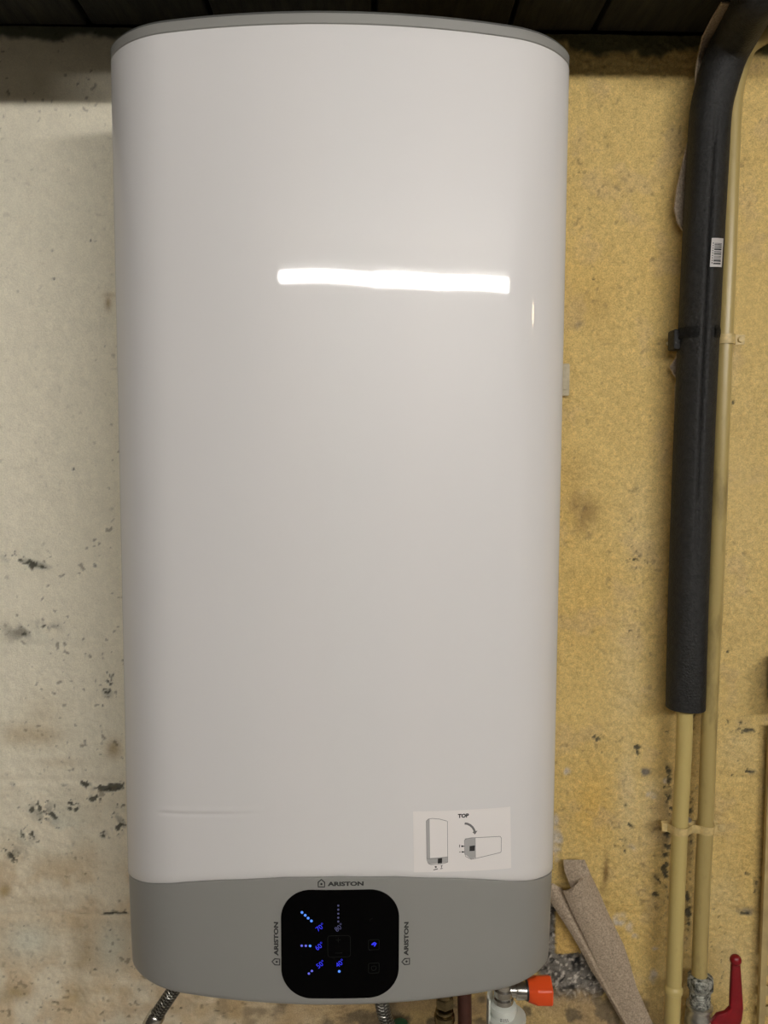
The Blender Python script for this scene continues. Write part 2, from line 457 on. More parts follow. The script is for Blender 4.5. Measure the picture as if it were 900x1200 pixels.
# which faces belong to a block (its face between the recessed joints) and which to the continuous wall
bid = np.zeros(len(fx), int)
blocks = []
g_ = .007
for zj, cuts in ((.735, (-.842, -.392, .06, .512, .96)), (.935, (-.64, -.19, .275, .73))):
    for a, b in zip(cuts[:-1], cuts[1:]):
        blocks.append(1)
        m_ = (fx > a+.012) & (fx < b-.012) & (fz > zj+g_) & (fz < zj+.2-g_)
        bid[m_] = len(blocks)

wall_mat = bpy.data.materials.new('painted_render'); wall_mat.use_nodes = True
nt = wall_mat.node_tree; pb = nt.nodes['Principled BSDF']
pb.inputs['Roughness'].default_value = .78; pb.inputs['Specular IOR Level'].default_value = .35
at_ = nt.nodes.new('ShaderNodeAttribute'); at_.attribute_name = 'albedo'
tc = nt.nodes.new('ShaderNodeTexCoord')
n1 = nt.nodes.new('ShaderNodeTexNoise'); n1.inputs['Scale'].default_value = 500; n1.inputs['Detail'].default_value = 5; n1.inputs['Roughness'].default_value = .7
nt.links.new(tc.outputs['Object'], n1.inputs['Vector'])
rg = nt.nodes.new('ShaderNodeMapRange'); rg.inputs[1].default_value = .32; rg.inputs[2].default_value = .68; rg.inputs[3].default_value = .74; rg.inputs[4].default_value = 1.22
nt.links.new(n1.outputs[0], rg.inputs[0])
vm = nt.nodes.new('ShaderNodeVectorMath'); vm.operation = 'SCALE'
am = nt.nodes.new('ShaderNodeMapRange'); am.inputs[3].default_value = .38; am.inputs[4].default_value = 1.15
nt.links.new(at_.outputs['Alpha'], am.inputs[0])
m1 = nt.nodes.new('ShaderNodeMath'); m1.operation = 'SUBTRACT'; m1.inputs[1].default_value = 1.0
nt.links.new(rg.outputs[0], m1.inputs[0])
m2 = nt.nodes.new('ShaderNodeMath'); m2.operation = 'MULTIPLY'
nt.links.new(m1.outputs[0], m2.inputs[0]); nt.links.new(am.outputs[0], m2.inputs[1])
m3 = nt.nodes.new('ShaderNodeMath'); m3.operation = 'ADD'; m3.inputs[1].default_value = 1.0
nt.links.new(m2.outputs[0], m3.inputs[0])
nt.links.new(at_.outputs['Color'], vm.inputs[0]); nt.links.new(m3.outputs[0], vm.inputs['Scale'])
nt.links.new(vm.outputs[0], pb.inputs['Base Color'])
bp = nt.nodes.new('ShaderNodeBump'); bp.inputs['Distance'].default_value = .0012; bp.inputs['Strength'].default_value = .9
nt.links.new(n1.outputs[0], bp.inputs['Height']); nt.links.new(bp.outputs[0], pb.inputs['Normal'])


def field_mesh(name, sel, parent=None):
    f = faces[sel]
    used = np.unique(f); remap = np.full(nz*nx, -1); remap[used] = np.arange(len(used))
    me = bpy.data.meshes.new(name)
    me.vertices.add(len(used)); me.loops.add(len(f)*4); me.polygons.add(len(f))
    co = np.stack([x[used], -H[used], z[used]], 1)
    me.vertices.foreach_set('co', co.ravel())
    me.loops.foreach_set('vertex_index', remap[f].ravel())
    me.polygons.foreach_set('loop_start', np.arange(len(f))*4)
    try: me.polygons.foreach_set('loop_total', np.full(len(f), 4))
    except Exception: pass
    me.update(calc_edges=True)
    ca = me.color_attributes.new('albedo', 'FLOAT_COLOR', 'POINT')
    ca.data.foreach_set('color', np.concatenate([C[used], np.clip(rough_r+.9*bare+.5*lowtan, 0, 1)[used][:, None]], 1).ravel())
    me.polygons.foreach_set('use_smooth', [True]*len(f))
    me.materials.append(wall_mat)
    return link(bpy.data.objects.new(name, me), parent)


wall = struct(field_mesh('wall_back', bid == 0))
for k in range(1, len(blocks)+1):
    if (bid == k).any(): field_mesh('block', bid == k, wall)

# ------------------------------------------------------------------ water heater
W_, D_, RF, R2, RC, X1 = .253, .275, .7307, .1149, .0377, .1786


def profile(D=D_, W=W_, n=(46, 22, 26)):
    t1 = math.asin(X1/RF)
    P = [(RF*math.sin(a), -D+RF-RF*math.cos(a)) for a in np.linspace(0, t1, n[0])]
    c2 = (P[-1][0]-R2*math.sin(t1), P[-1][1]+R2*math.cos(t1))
    t2 = math.asin((W-RC-c2[0])/(R2-RC))
    P += [(c2[0]+R2*math.sin(a), c2[1]-R2*math.cos(a)) for a in np.linspace(t1, t2, n[1])[1:]]
    c3 = (c2[0]+(R2-RC)*math.sin(t2), c2[1]-(R2-RC)*math.cos(t2))
    P += [(c3[0]+RC*math.sin(a), c3[1]-RC*math.cos(a)) for a in np.linspace(t2, PI/2, n[2])[1:]]
    y1 = P[-1][1]
    P += [(W, y1+(-.004-y1)*t) for t in (.33, .66, 1)]
    L = [(-a, b) for a, b in P[:0:-1]]
    return np.array(L+P)


PR = profile()


def off(pr, d):
    """inset a profile by d towards its inside"""
    t = np.gradient(pr, axis=0); t /= np.linalg.norm(t, axis=1)[:, None]
    n = np.stack([-t[:, 1], t[:, 0]], 1)
    q = pr + n*d
    q[:, 1] = np.minimum(q[:, 1], -.004)
    return q


_half = PR[len(PR)//2:-4]


def surf(xx, inset=0.0):
    """y of the heater front at x (front and corner part)"""
    return float(np.interp(abs(xx), _half[:, 0], _half[:, 1])) + inset


SX = [0, .062, .129, .153, .175, .20, .22, .232, .245, .253]
SZ = [1.1466, 1.1446, 1.1372, 1.1335, 1.1292, 1.1235, 1.1175, 1.1143, 1.1102, 1.1075]


def seam(xx): return np.interp(np.abs(xx), SX, SZ)


heater = thing('water_heater', 'tall white electric water heater with grey base and black touch panel on the wall', 'water heater', (0, -.004, 1.0))


def loft(bm, rows, close_bottom=False, close_top=False):
    rr = [[bm.verts.new(Vector(p)) for p in row] for row in rows]
    for A, B in zip(rr[:-1], rr[1:]):
        for k in range(len(A)-1): bm.faces.new((A[k], A[k+1], B[k+1], B[k]))
        bm.faces.new((A[-1], A[0], B[0], B[-1]))
    if close_bottom: bm.faces.new(rr[0][::-1])
    if close_top: bm.faces.new(rr[-1])
    return bm


# casing (white): rows between the arched lower seam and the straight upper seam
ZT = 2.0296
c_rows = []
sz = seam(PR[:, 0])
us = [0, .003, .012, .03] + list(np.linspace(.05, .066, 3)) + list(np.linspace(.068, .098, 31)) + list(np.linspace(.10, .985, 36)) + [.997, 1.0]
for i, u in enumerate(us):
    inset = .0016 if i == 0 else (.0009 if i == len(us)-1 else 0)
    q = off(PR, inset) if inset else PR
    zz = sz+(ZT-sz)*u
    yy = q[:, 1].copy()
    # shallow crease pressed into the sheet above the lower left corner
    xx = q[:, 0]
    zl = np.interp(xx, [-.20, -.08], [1.2055, 1.2160])
    wgt = sst(-.205, -.19, xx)*sst(-.075, -.14, xx)
    yy += .0011*wgt*np.exp(-((zz-zl)/.0022)**2) - .0005*wgt*np.exp(-((zz-zl-.004)/.003)**2)
    c_rows.append(np.stack([xx, yy, zz], 1))
obj('casing', loft(bmesh.new(), c_rows), M['white'], heater, auto=math.radians(60))

# grey top rim
rows = []
for dz, ins in ((-.004, .003), (.0004, .0012), (.0012, .0002), (.0100, 0), (.0106, .0006), (.0107, .004)):
    q = off(PR, ins); rows.append(np.stack([q[:, 0], q[:, 1], np.full(len(q), ZT+dz)], 1))
obj('top_rim', loft(bmesh.new(), rows, True, True), M['grey'], heater, auto=math.radians(25))

ZB = .9965
rows = []
for dz, ins in ((.0100, .003), (.0101, .0009), (.0122, .0011), (.0135, .0022), (.0146, .0060), (.0150, .014)):
    q = off(PR, ins); rows.append(np.stack([q[:, 0], q[:, 1], np.full(len(q), ZT+dz)], 1))
obj('rim_edge_shaded', loft(bmesh.new(), rows, True, True), M['grey_shaded'], heater, auto=math.radians(25))  # upper edge of the rim, its shade put in as a darker grey

# grey lower cover, slightly tapered, follows the arched seam
rows = []
for u, ins in ((0, .0085), (.006, .0052), (.018, .0038), (.05, .0030), (.3, .0022), (.6, .0015), (.97, .0009), (.992, .0011), (1.0, .0024)):
    q = off(PR, ins)
    s_ = seam(PR[:, 0])-.0006
    rows.append(np.stack([q[:, 0], q[:, 1], ZB+(s_-ZB)*u], 1))
cover = obj('lower_cover', loft(bmesh.new(), rows, True, True), M['grey'], heater, auto=math.radians(40))


def cov(xx, zz, d=0.0):
    """point on the lower cover's front, lifted d outwards"""
    ins = np.interp(zz, [1.0, 1.003, 1.007, 1.04, 1.09, 1.147], [.0062, .0042, .003, .0022, .0015, .0009])
    return Vector((xx, surf(xx)+ins-d, zz))


def cas(xx, zz, d=0.0): return Vector((xx, surf(xx)-d, zz))


def slab(bm, poly, place, d0, d1, grid=None):
    """thin raised patch with outline poly (x,z) wrapped on the front by place(x,z,d)"""
    n = len(poly)
    lo = [bm.verts.new(place(a, b, d0)) for a, b in poly]
    hi = [bm.verts.new(place(a, b, d1)) for a, b in poly]
    for k in range(n): bm.faces.new((lo[k], lo[(k+1) % n], hi[(k+1) % n], hi[k]))
    return lo, hi


def rrect(cx, cz, w, h, r, n=10):
    out = []
    for (sx, sz_, a0) in ((1, 1, 0), (-1, 1, 90), (-1, -1, 180), (1, -1, 270)):
        for k in range(n+1):
            a = math.radians(a0+90*k/n)
            out.append((cx+sx*(w/2-r)+r*math.cos(a), cz+sz_*(h/2-r)+r*math.sin(a)))
    return out


# black touch panel: scan rows of a rounded square so that it bends with the cover
PW, PH, PRR, PCX, PCZ = .1285, .1245, .033, .0012, 1.0692
bm = bmesh.new()
def half_w(t):
    a = PH/2-abs(t)
    if a >= PRR: return PW/2
    return PW/2-PRR+math.sqrt(max(0, PRR**2-(PRR-a)**2))
tl = sorted(set([PH/2*math.sin(PI/2*k/24) for k in range(-24, 25)]))
grid = []
for t in tl:
    hw = half_w(t)
    grid.append([bm.verts.new(cov(PCX+hw*(2*k/20-1), PCZ+t, .0012)) for k in range(21)])
for A, B in zip(grid[:-1], grid[1:]):
    for k in range(20): bm.faces.new((A[k], A[k+1], B[k+1], B[k]))
bmesh.ops.remove_doubles(bm, verts=bm.verts, dist=1e-6)
be = [e for e in bm.edges if len(e.link_faces) == 1]
ex = bmesh.ops.extrude_edge_only(bm, edges=be)
for v in ex['geom']:
    if isinstance(v, bmesh.types.BMVert): v.co.y += .003
panel = obj('touch_panel', bm, M['black_glass'], heater, auto=math.radians(40))
panel['label'] = 'black glass touch panel with lit blue symbols'


def panel_pt(a, b, d): return cov(a, b, .0012+d)


def stroke(bm, pts, wd, place, d0=.00005, d1=.00025, closed=False):
    """ribbon of real thickness along a polyline (x,z)"""
    n = len(pts); P = [Vector((a, b)) for a, b in pts]
    L, R = [], []
    for i in range(n):
        a = P[(i-1) % n] if (closed or i) else P[i]; b = P[(i+1) % n] if (closed or i < n-1) else P[i]
        t = (b-a); t = t.normalized() if t.length > 1e-9 else Vector((1, 0)); nn = Vector((-t.y, t.x))
        L.append(P[i]+nn*wd/2); R.append(P[i]-nn*wd/2)
    vs_ = [[bm.verts.new(place(q.x, q.y, d)) for q in (L[i], R[i]) for d in (d0, d1)] for i in range(n)]
    rng = range(n) if closed else range(n-1)
    for i in rng:
        A = vs_[i]; B = vs_[(i+1) % n]
        bm.faces.new((A[1], B[1], B[3], A[3])); bm.faces.new((A[0], A[1], B[1], B[0])); bm.faces.new((A[2], B[2], B[3], A[3]))
    return bm


def fillp(bm, poly, place, d1=.0002):
    lo, hi = slab(bm, poly, place, 0.0, d1)
    bm.faces.new(hi)
    return bm


def disc(cx, cz, r, n=12): return [(cx+r*math.cos(2*PI*k/n), cz+r*math.sin(2*PI*k/n)) for k in range(n)]


def text_mesh(bm, s, cx, cz, cap, place, rot=0.0, sx=1.0, spacing=1.0, bold=0.0, width=None, depth=.00022, shear=0.0):
    cu = bpy.data.curves.new('txt', 'FONT'); cu.body = s; cu.size = 1; cu.space_character = spacing
    cu.align_x = 'LEFT'; cu.fill_mode = 'FRONT'; cu.offset = bold; cu.resolution_u = 3; cu.shear = shear
    o = bpy.data.objects.new('txt', cu); COL.objects.link(o)
    dg = bpy.context.evaluated_depsgraph_get()
    me = bpy.data.meshes.new_from_object(o.evaluated_get(dg))
    bpy.data.objects.remove(o); bpy.data.curves.remove(cu)
    xs_ = [v.co.x for v in me.vertices]; ys_ = [v.co.y for v in me.vertices]
    x0, x1, y0, y1 = min(xs_), max(xs_), min(ys_), max(ys_)
    k = cap/(y1-y0); kx = width/(x1-x0) if width else k*sx
    ca, sa = math.cos(rot), math.sin(rot)
    vv = []
    for v in me.vertices:
        a = (v.co.x-(x0+x1)/2)*kx; b = (v.co.y-(y0+y1)/2)*k
        vv.append(bm.verts.new(place(cx+a*ca-b*sa, cz+a*sa+b*ca, depth)))
    for p in me.polygons:
        try: bm.faces.new([vv[i] for i in p.vertices])
        except ValueError: pass
    bpy.data.meshes.remove(me)
    return bm


def emblem(bm, cx, cz, s, place, rot=0.0):
    """house outline with a dot"""
    ca, sa = math.cos(rot), math.sin(rot)
    def tr(p): return [(cx+(a*ca-b*sa)*s, cz+(a*sa+b*ca)*s) for a, b in p]
    stroke(bm, tr([(-.40, -.46), (.40, -.46), (.40, .16), (0, .52), (-.40, .16)]), .155*s, place, closed=True)
    fillp(bm, tr([(.15*math.cos(t), -.08+.15*math.sin(t)) for t in np.linspace(0, 2*PI, 10, endpoint=False)]), place)
    return bm


# brand lettering round the panel, as printed on the cover
def lettering(cx, cz, ex_, ez_, rot):
    bm = bmesh.new()
    text_mesh(bm, 'ARISTON', cx, cz, .0050, cov, rot=rot, width=.0390, bold=.045)
    emblem(bm, ex_, ez_, .0086, cov, rot)
    o = obj('lettering', bm, M['ink'], heater, smooth=False)
    return o


lettering(.0072, 1.1382, -.0190, 1.1387, 0.0)
lettering(-.0687, 1.0740, -.0690, 1.0475, PI/2)
lettering(.0735, 1.0725, .0733, 1.0462, PI/2)

# panel symbols -------------------------------------------------
def pz(px, py):
    """panel pixel in the photograph -> x,z on the panel"""
    fx_ = (px-330)/(467-330); fz_ = (py-1044)/(1170-1044)
    return (PCX-PW/2+PW*fx_, PCZ+PH/2-PH*fz_)


def zp(a, b): return pz(320+a/5.625, 1030+b/5.625)


def dots(name, pts, r, m):
    for a, b in pts:
        c = zp(a, b)
        obj(name, fillp(bmesh.new(), disc(c[0], c[1], r), panel_pt), M[m], panel, smooth=False)


dots('light_dot', [(194, 223), (215, 241), (234, 259), (255, 277), (436, 606)], .00148, 'led_bright')
dots('light_dot', [(246, 440)], .0014, 'led_bright')
dots('light_dot', [(191, 440), (218, 440), (237, 622), (257, 604)], .0013, 'led_violet')
dots('light_dot', [(430, 177), (430, 203), (430, 229), (430, 255), (430, 280)], .0011, 'led_dim')
for s, a, b, m in (('70\u00b0', 312, 316, 'led_blue'), ('60\u00b0', 306, 440, 'led_blue'), ('50\u00b0', 314, 558, 'led_blue'), ('40\u00b0', 440, 552, 'led_blue'), ('80\u00b0', 434, 318, 'led_dim')):
    c = zp(a, b)
    obj('temperature_digits', text_mesh(bmesh.new(), s, c[0], c[1], .0058, panel_pt, rot=math.radians(38), sx=.95, bold=.0), M[m], panel, smooth=False)
for (cx_, cz_, sz_) in ((435, 442, .0245), (662, 437, .0115), (662, 590, .0115)):
    c = zp(cx_, cz_)
    obj('key_outline', stroke(bmesh.new(), rrect(c[0], c[1], sz_, sz_, sz_*.12, 4), .0006, panel_pt, closed=True), M['dim_ink'], panel, smooth=False)
c = zp(430, 400); bm = bmesh.new()
stroke(bm, [(c[0]-.0026, c[1]), (c[0]+.0026, c[1])], .0006, panel_pt); stroke(bm, [(c[0], c[1]-.0026), (c[0], c[1]+.0026)], .0006, panel_pt)
obj('plus_key', bm, M['dim_ink'], panel, smooth=False)
c = zp(432, 485)
obj('minus_key', stroke(bmesh.new(), [(c[0]-.0036, c[1]), (c[0]+.0036, c[1])], .0007, panel_pt), M['dim_ink'], panel, smooth=False)
c = zp(662, 590); bm = bmesh.new()
stroke(bm, [(c[0]+.0027*math.sin(t), c[1]+.0027*math.cos(t)) for t in np.linspace(.5, 2*PI-.5, 16)], .0007, panel_pt)
stroke(bm, [(c[0], c[1]+.0012), (c[0], c[1]+.0034)], .0007, panel_pt)
obj('power_key', bm, M['dim_ink'], panel, smooth=False)
c = zp(663, 433); bm = bmesh.new()
stroke(bm, [(c[0]-.0026, c[1]-.0006), (c[0]-.0006, c[1]+.0012), (c[0]+.0006, c[1]+.0018), (c[0]+.0024, c[1]+.0006), (c[0]+.0012, c[1]-.0012), (c[0]+.0002, c[1]-.0024)], .0012, panel_pt)
stroke(bm, [(c[0]-.0026, c[1]-.0006), (c[0]-.0004, c[1]-.0002), (c[0]+.0012, c[1]+.0004)], .0009, panel_pt)
obj('eco_key', bm, M['led_blue'], panel, smooth=False)
c = zp(645, 275)
obj('warning_light', stroke(bmesh.new(), [(c[0]-.0016, c[1]-.0012), (c[0]-.0012, c[1]+.0008), (c[0]+.0012, c[1]+.0018)], .0006, panel_pt), M['dim_ink'], panel, smooth=False)

# instruction sticker ------------------------------------------
LC = {(0, 0): (.0799, 1.2170), (1, 0): (.1893, 1.2122), (1, 1): (.1915, 1.1412), (0, 1): (.0813, 1.1489)}


def st(u, v):
    a = [LC[(0, 0)][i]*(1-u)*(1-v)+LC[(1, 0)][i]*u*(1-v)+LC[(1, 1)][i]*u*v+LC[(0, 1)][i]*(1-u)*v for i in (0, 1)]
    return tuple(a)


def st_place(a, b, d): return cas(a, b, .00035+d)


bm = bmesh.new()
g = [[[bm.verts.new(cas(*st(i/24, j/6), d)) for i in range(25)] for j in range(7)] for d in (0, .00035)]
for j in range(6):
    for i in range(24): bm.faces.new((g[1][j][i], g[1][j][i+1], g[1][j+1][i+1], g[1][j+1][i]))
rim = [(0, i) for i in range(25)]+[(j, 24) for j in range(1, 7)]+[(6, i) for i in range(23, -1, -1)]+[(j, 0) for j in range(5, 0, -1)]
for (a, b), (c_, d_) in zip(rim, rim[1:]+rim[:1]):
    bm.faces.new((g[0][a][b], g[0][c_][d_], g[1][c_][d_], g[1][a][b]))
sticker = obj('instruction_sticker', bm, M['paper'], heater, smooth=True, auto=math.radians(30))
sticker['label'] = 'white sticker with mounting drawings'


def sp(a, b):
    """sticker zoom coordinates (900x623 view of 480..610 x 940..1030) -> x,z"""
    px = 480+a*130/900; py = 940+b*90/623
    u = (px-484.5)/(598.5-484.5)
    top = 951+(945.5-951)*u; bo = 1022+(1017-1022)*u
    return st(u, (py-top)/(bo-top))


def S(pts): return [sp(a, b) for a, b in pts]


def dens(pts, n=8, closed=False):
    out = []
    P = list(pts)+([pts[0]] if closed else [])
    for (a, b), (c_, d_) in zip(P[:-1], P[1:]):
        for k in range(n): out.append((a+(c_-a)*k/n, b+(d_-b)*k/n))
    if not closed: out.append(P[-1])
    return out


def fillgrid(bm, quad, d=.00012, n=6):
    """four-sided printed area, subdivided so that it bends with the casing"""
    (a, b, c_, e) = quad
    G = []
    for j in range(n+1):
        v = j/n; row = []
        for i in range(n+1):
            u = i/n
            q = [(a[k]*(1-u)+b[k]*u)*(1-v)+(e[k]*(1-u)+c_[k]*u)*v for k in (0, 1)]
            row.append(bm.verts.new(st_place(*sp(*q), d)))
        G.append(row)
    for j in range(n):
        for i in range(n): bm.faces.new((G[j][i], G[j][i+1], G[j+1][i+1], G[j+1][i]))
    return bm


bm = bmesh.new()   # upright heater drawing: shaded side, base
fillgrid(bm, [(134, 145), (158, 130), (158, 480), (134, 455)]); fillgrid(bm, [(134, 450), (302, 432), (300, 478), (150, 498)])
fillgrid(bm, [(438, 300), (525, 280), (525, 440), (440, 415)]); fillgrid(bm, [(445, 415), (525, 425), (525, 440), (488, 452)])
fillgrid(bm, [(440, 285), (490, 280), (525, 282), (440, 310)], .00011)
obj('printed_shading', bm, M['ink_light'], sticker, smooth=False)
bm = bmesh.new()
stroke(bm, S(dens([(134, 150), (150, 132), (180, 126), (240, 130), (302, 146), (300, 478), (235, 496), (165, 500), (145, 490), (134, 460)], 6, True)), .00045, st_place, .00012, .0003, True)
stroke(bm, S(dens([(158, 132), (158, 450)], 10)), .0003, st_place, .00012, .0003)
stroke(bm, S(dens([(134, 450), (160, 455), (235, 447), (302, 432)], 5)), .0003, st_place, .00012, .0003)
stroke(bm, S(dens([(436, 300), (448, 288), (490, 279), (730, 271), (740, 285), (737, 395), (728, 402), (490, 453), (445, 430), (436, 400)], 8, True)), .00045, st_place, .00012, .0003, True)
stroke(bm, S(dens([(525, 279), (525, 443)], 8)), .0003, st_place, .00012, .0003)
obj('printed_outline', bm, M['ink_grey'], sticker, smooth=False)
bm = bmesh.new()   # curved arrow
ar = [(440+88*math.sin(t), 243-80*math.cos(t)) for t in np.linspace(0, 1.35, 12)]
stroke(bm, S([(440, 163), (462, 166), (485, 177), (503, 193), (515, 212), (522, 230)]), .0023, st_place, .0001, .0003)
fillp(bm, S([(502, 232), (543, 222), (523, 252)]), lambda a, b, d: st_place(a, b, d+.0001))
obj('printed_arrow', bm, M['ink_grey'], sticker, smooth=False)
for q in ([(222, 448), (256, 445), (254, 486), (220, 490)], [(478, 345), (522, 340), (518, 384), (476, 386)]):
    obj('printed_panel', fillgrid(bmesh.new(), q, .00025, 3), M['ink'], sticker, smooth=False)
bm = bmesh.new()
for q in ([(196, 512), (212, 512), (210, 524), (198, 524)], [(184, 540), (220, 530), (220, 536), (186, 545)], [(244, 506), (258, 504), (257, 509), (245, 511)], [(248, 511), (253, 511), (252, 524), (249, 524)], [(240, 530), (258, 526), (258, 530), (241, 534)],
          [(410, 341), (428, 341), (428, 353), (410, 353)], [(394, 336), (400, 334), (398, 358), (393, 355)], [(412, 388), (430, 388), (430, 398), (412, 398)], [(394, 392), (404, 390), (404, 396), (394, 397)], [(428, 345), (440, 345), (440, 349), (428, 349)], [(428, 391), (440, 391), (440, 395), (428, 395)]):
    fillp(bm, S(q), st_place, .00025)
o = obj('printed_marks', bm, M['ink'], sticker, smooth=False); o['kind'] = 'stuff'
bm = bmesh.new()
c = sp(431, 101)
text_mesh(bm, 'TOP', c[0], c[1], .0046, st_place, rot=-.03, width=.0124, bold=.055, depth=.00025)
obj('printed_word', bm, M['ink'], sticker, smooth=False)

# feet and wall hooks hidden behind: rear plate
obj('rear_plate', bx(bmesh.new(), -.235, .235, -.006, -.0005+.0, 1.02, 2.02), M['grey'], heater, smooth=False)
adopt(heater)

# ------------------------------------------------------------------ pipes on the right
PYD = -.036      # depth of the pipe axes


def vpipe(pts, Y): return [at(a, b, Y) for a, b in pts]


ins = thing('insulated_pipe', 'beige water pipe in a thick black foam sleeve with a barcode sticker', 'pipe', at(790, 1199, PYD))
low = vpipe([(803, 822), (801.5, 880), (797, 960), (793, 1060), (790, 1140), (787.5, 1200)], PYD)
d_ = (low[-1]-low[-2]).normalized()
low += [low[-1]+Vector((0, 0, -.3)), Vector((low[-1].x, PYD, .0))]
obj('pipe', tube(bmesh.new(), low, .0109, 18), M['pipe'], ins)
lp = at(789, 1158.5, PYD)
obj('coupling', lathe(bmesh.new(), [(-.006, .011), (-.0045, .0128), (.0015, .0131), (.003, .0122), (.006, .0108)], lp, (0, 0, 1)), M['pipe'], ins)
lp2 = at(796, 968, PYD)


# foam sleeve: runs up the wall, then turns forward under the ceiling
def atz(px, py, zz):
    d = CF + (px-450)/FPX*CR + (600-py)/FPX*CU
    return Vector(CP + d*((zz-CP[2])/d[2]))


sl = [(803.5, 829, PYD), (805.5, 760, PYD), (809, 640, PYD), (814, 500, PYD), (818.5, 395, PYD), (824, 280, PYD), (829, 190, PYD), (832.5, 133, PYD-.001), (839.5, 100, PYD-.006), (850, 67, PYD-.016), (862, 44, PYD-.034)]
sp_ = [at(a, b, c_) for a, b, c_ in sl]
zt_ = ZC-.030
e1 = atz(876, 20, zt_-.004); e2 = atz(893, -8, zt_)
sp_ += [e1, e2, e2+Vector((.035, -.02, .022)), e2+Vector((.06, -.03, .075)), e2+Vector((.065, -.03, .14))]
path = spline(sp_, 14)


def foam_fn(t, a):
    # soft flutes and the slit seam along the front of the sleeve
    aa = math.atan2(math.sin(a+.09), math.cos(a+.09))
    r = 1 + .018*math.sin(3*a+t*9) + .012*math.sin(5*a-t*17)
    r += .030*math.exp(-((abs(aa)-.22)/.12)**2)*max(0.0, min(1.0, math.sin((t-.06)*7)))
    r -= .13*math.exp(-(aa/.075)**2)*max(0.0, min(1.0, math.sin((t-.06)*7)))
    return r


foam = obj('foam_sleeve', tube(bmesh.new(), path, .0262, 72, True, foam_fn), M['foam'], ins, auto=math.radians(70))
foam['label'] = 'thick black foam sleeve'
# flaps where the sleeve has been cut round the pipe bracket
for (x0, x1, y0, y1, sgn) in ((793.5, 810, 385, 398, 1), (829, 838, 384, 398, 1)):
    bm = bmesh.new(); c0 = at(818.3, 395, PYD)
    G = []
    for j in range(4):
        row = []
        for i in range(7):
            px = x0+(x1-x0)*i/6; py = y0+(y1-y0)*j/3
            p = at(px, py, PYD); dx = max(-.0268, min(.0268, p.x-c0.x))
            rr = .0290-.0014*abs(j-1.5)
            row.append(bm.verts.new(Vector((p.x, PYD-math.sqrt(max(1e-6, rr**2-dx**2)), p.z))))
        G.append(row)
    for j in range(3):
        for i in range(6): bm.faces.new((G[j][i], G[j][i+1], G[j+1][i+1], G[j+1][i]))
    r_ = bmesh.ops.solidify(bm, geom=bm.faces[:], thickness=.004)
    obj('foam_flap', bm, M['foam'], foam)
# barcode sticker wrapped on the sleeve
c0 = at(827, 302, PYD)


def bar_place(a, b, d):
    """a across (m), b along (m), tilted like the sleeve"""
    xx = a + .035*b
    rr = .0278+d
    return Vector((c0.x+.0028+xx-.05*b*0, PYD-math.sqrt(max(1e-6, rr*rr-(xx+.0028)**2)), c0.z+b))


bm = bmesh.new()
BW, BH = .0162, .0365
pr_ = rrect(0, 0, BW, BH, .0015, 3)
G = [[bm.verts.new(bar_place(-BW/2+BW*i/8, -BH/2+BH*j/10, .0004)) for i in range(9)] for j in range(11)]
for j in range(10):
    for i in range(8): bm.faces.new((G[j][i], G[j][i+1], G[j+1][i+1], G[j+1][i]))
bmesh.ops.solidify(bm, geom=bm.faces[:], thickness=.0006)
stk = obj('barcode_sticker', bm, M['paper'], foam)
stk['label'] = 'small white barcode sticker'
bm = bmesh.new()
tcur = -.0150
rb = random.Random(11)
while tcur < .0120:
    wd = rb.choice([.0006, .0009, .0014, .0018, .0007]); gp = rb.choice([.0006, .0008, .0011, .0016])
    q = [(-.0042, tcur), (.0058, tcur), (.0058, tcur+wd), (-.0042, tcur+wd)]
    G = [[bm.verts.new(bar_place(q[0][0]+(q[1][0]-q[0][0])*i/6, zz_, .0008)) for i in range(7)] for zz_ in (tcur, tcur+wd)]
    for i in range(6): bm.faces.new((G[0][i], G[0][i+1], G[1][i+1], G[1][i]))
    tcur += wd+gp
for k in range(9):
    zz_ = -.0140+k*.0031
    q = [bar_place(-.0064, zz_, .0008), bar_place(-.0053, zz_, .0008), bar_place(-.0053, zz_+.0016, .0008), bar_place(-.0064, zz_+.0016, .0008)]
    bm.faces.new([bm.verts.new(p) for p in q])
obj('barcode_print', bm, M['ink'], foam, smooth=False)
adopt(ins)

# second pipe
p2 = thing('beige_pipe', 'thin bare beige painted pipe running beside the black foam sleeve', 'pipe', at(815, 1199, PYD))
up = [(819.5, 1142, PYD), (820.5, 1110, PYD), (824, 1020, -.034), (827, 960, -.033), (831, 850, -.027), (835, 760, -.0215), (838, 700, -.021), (843.5, 560, -.021), (848.5, 420, -.021), (853.5, 300, -.019), (857, 190, -.016), (859.5, 130, -.0145), (863, 100, -.014), (871, 72, -.014), (881, 52, -.014)]
upp = [at(a, b, c_) for a, b, c_ in up]
last = upp[-1]
upp += [last+Vector((.05, .0, .035)), last+Vector((.085, -.0, .10))]
pth = spline(upp, 8)
obj('pipe', tube(bmesh.new(), pth, .0108, 18), M['pipe_worn'], p2)
p2b = adopt(p2)

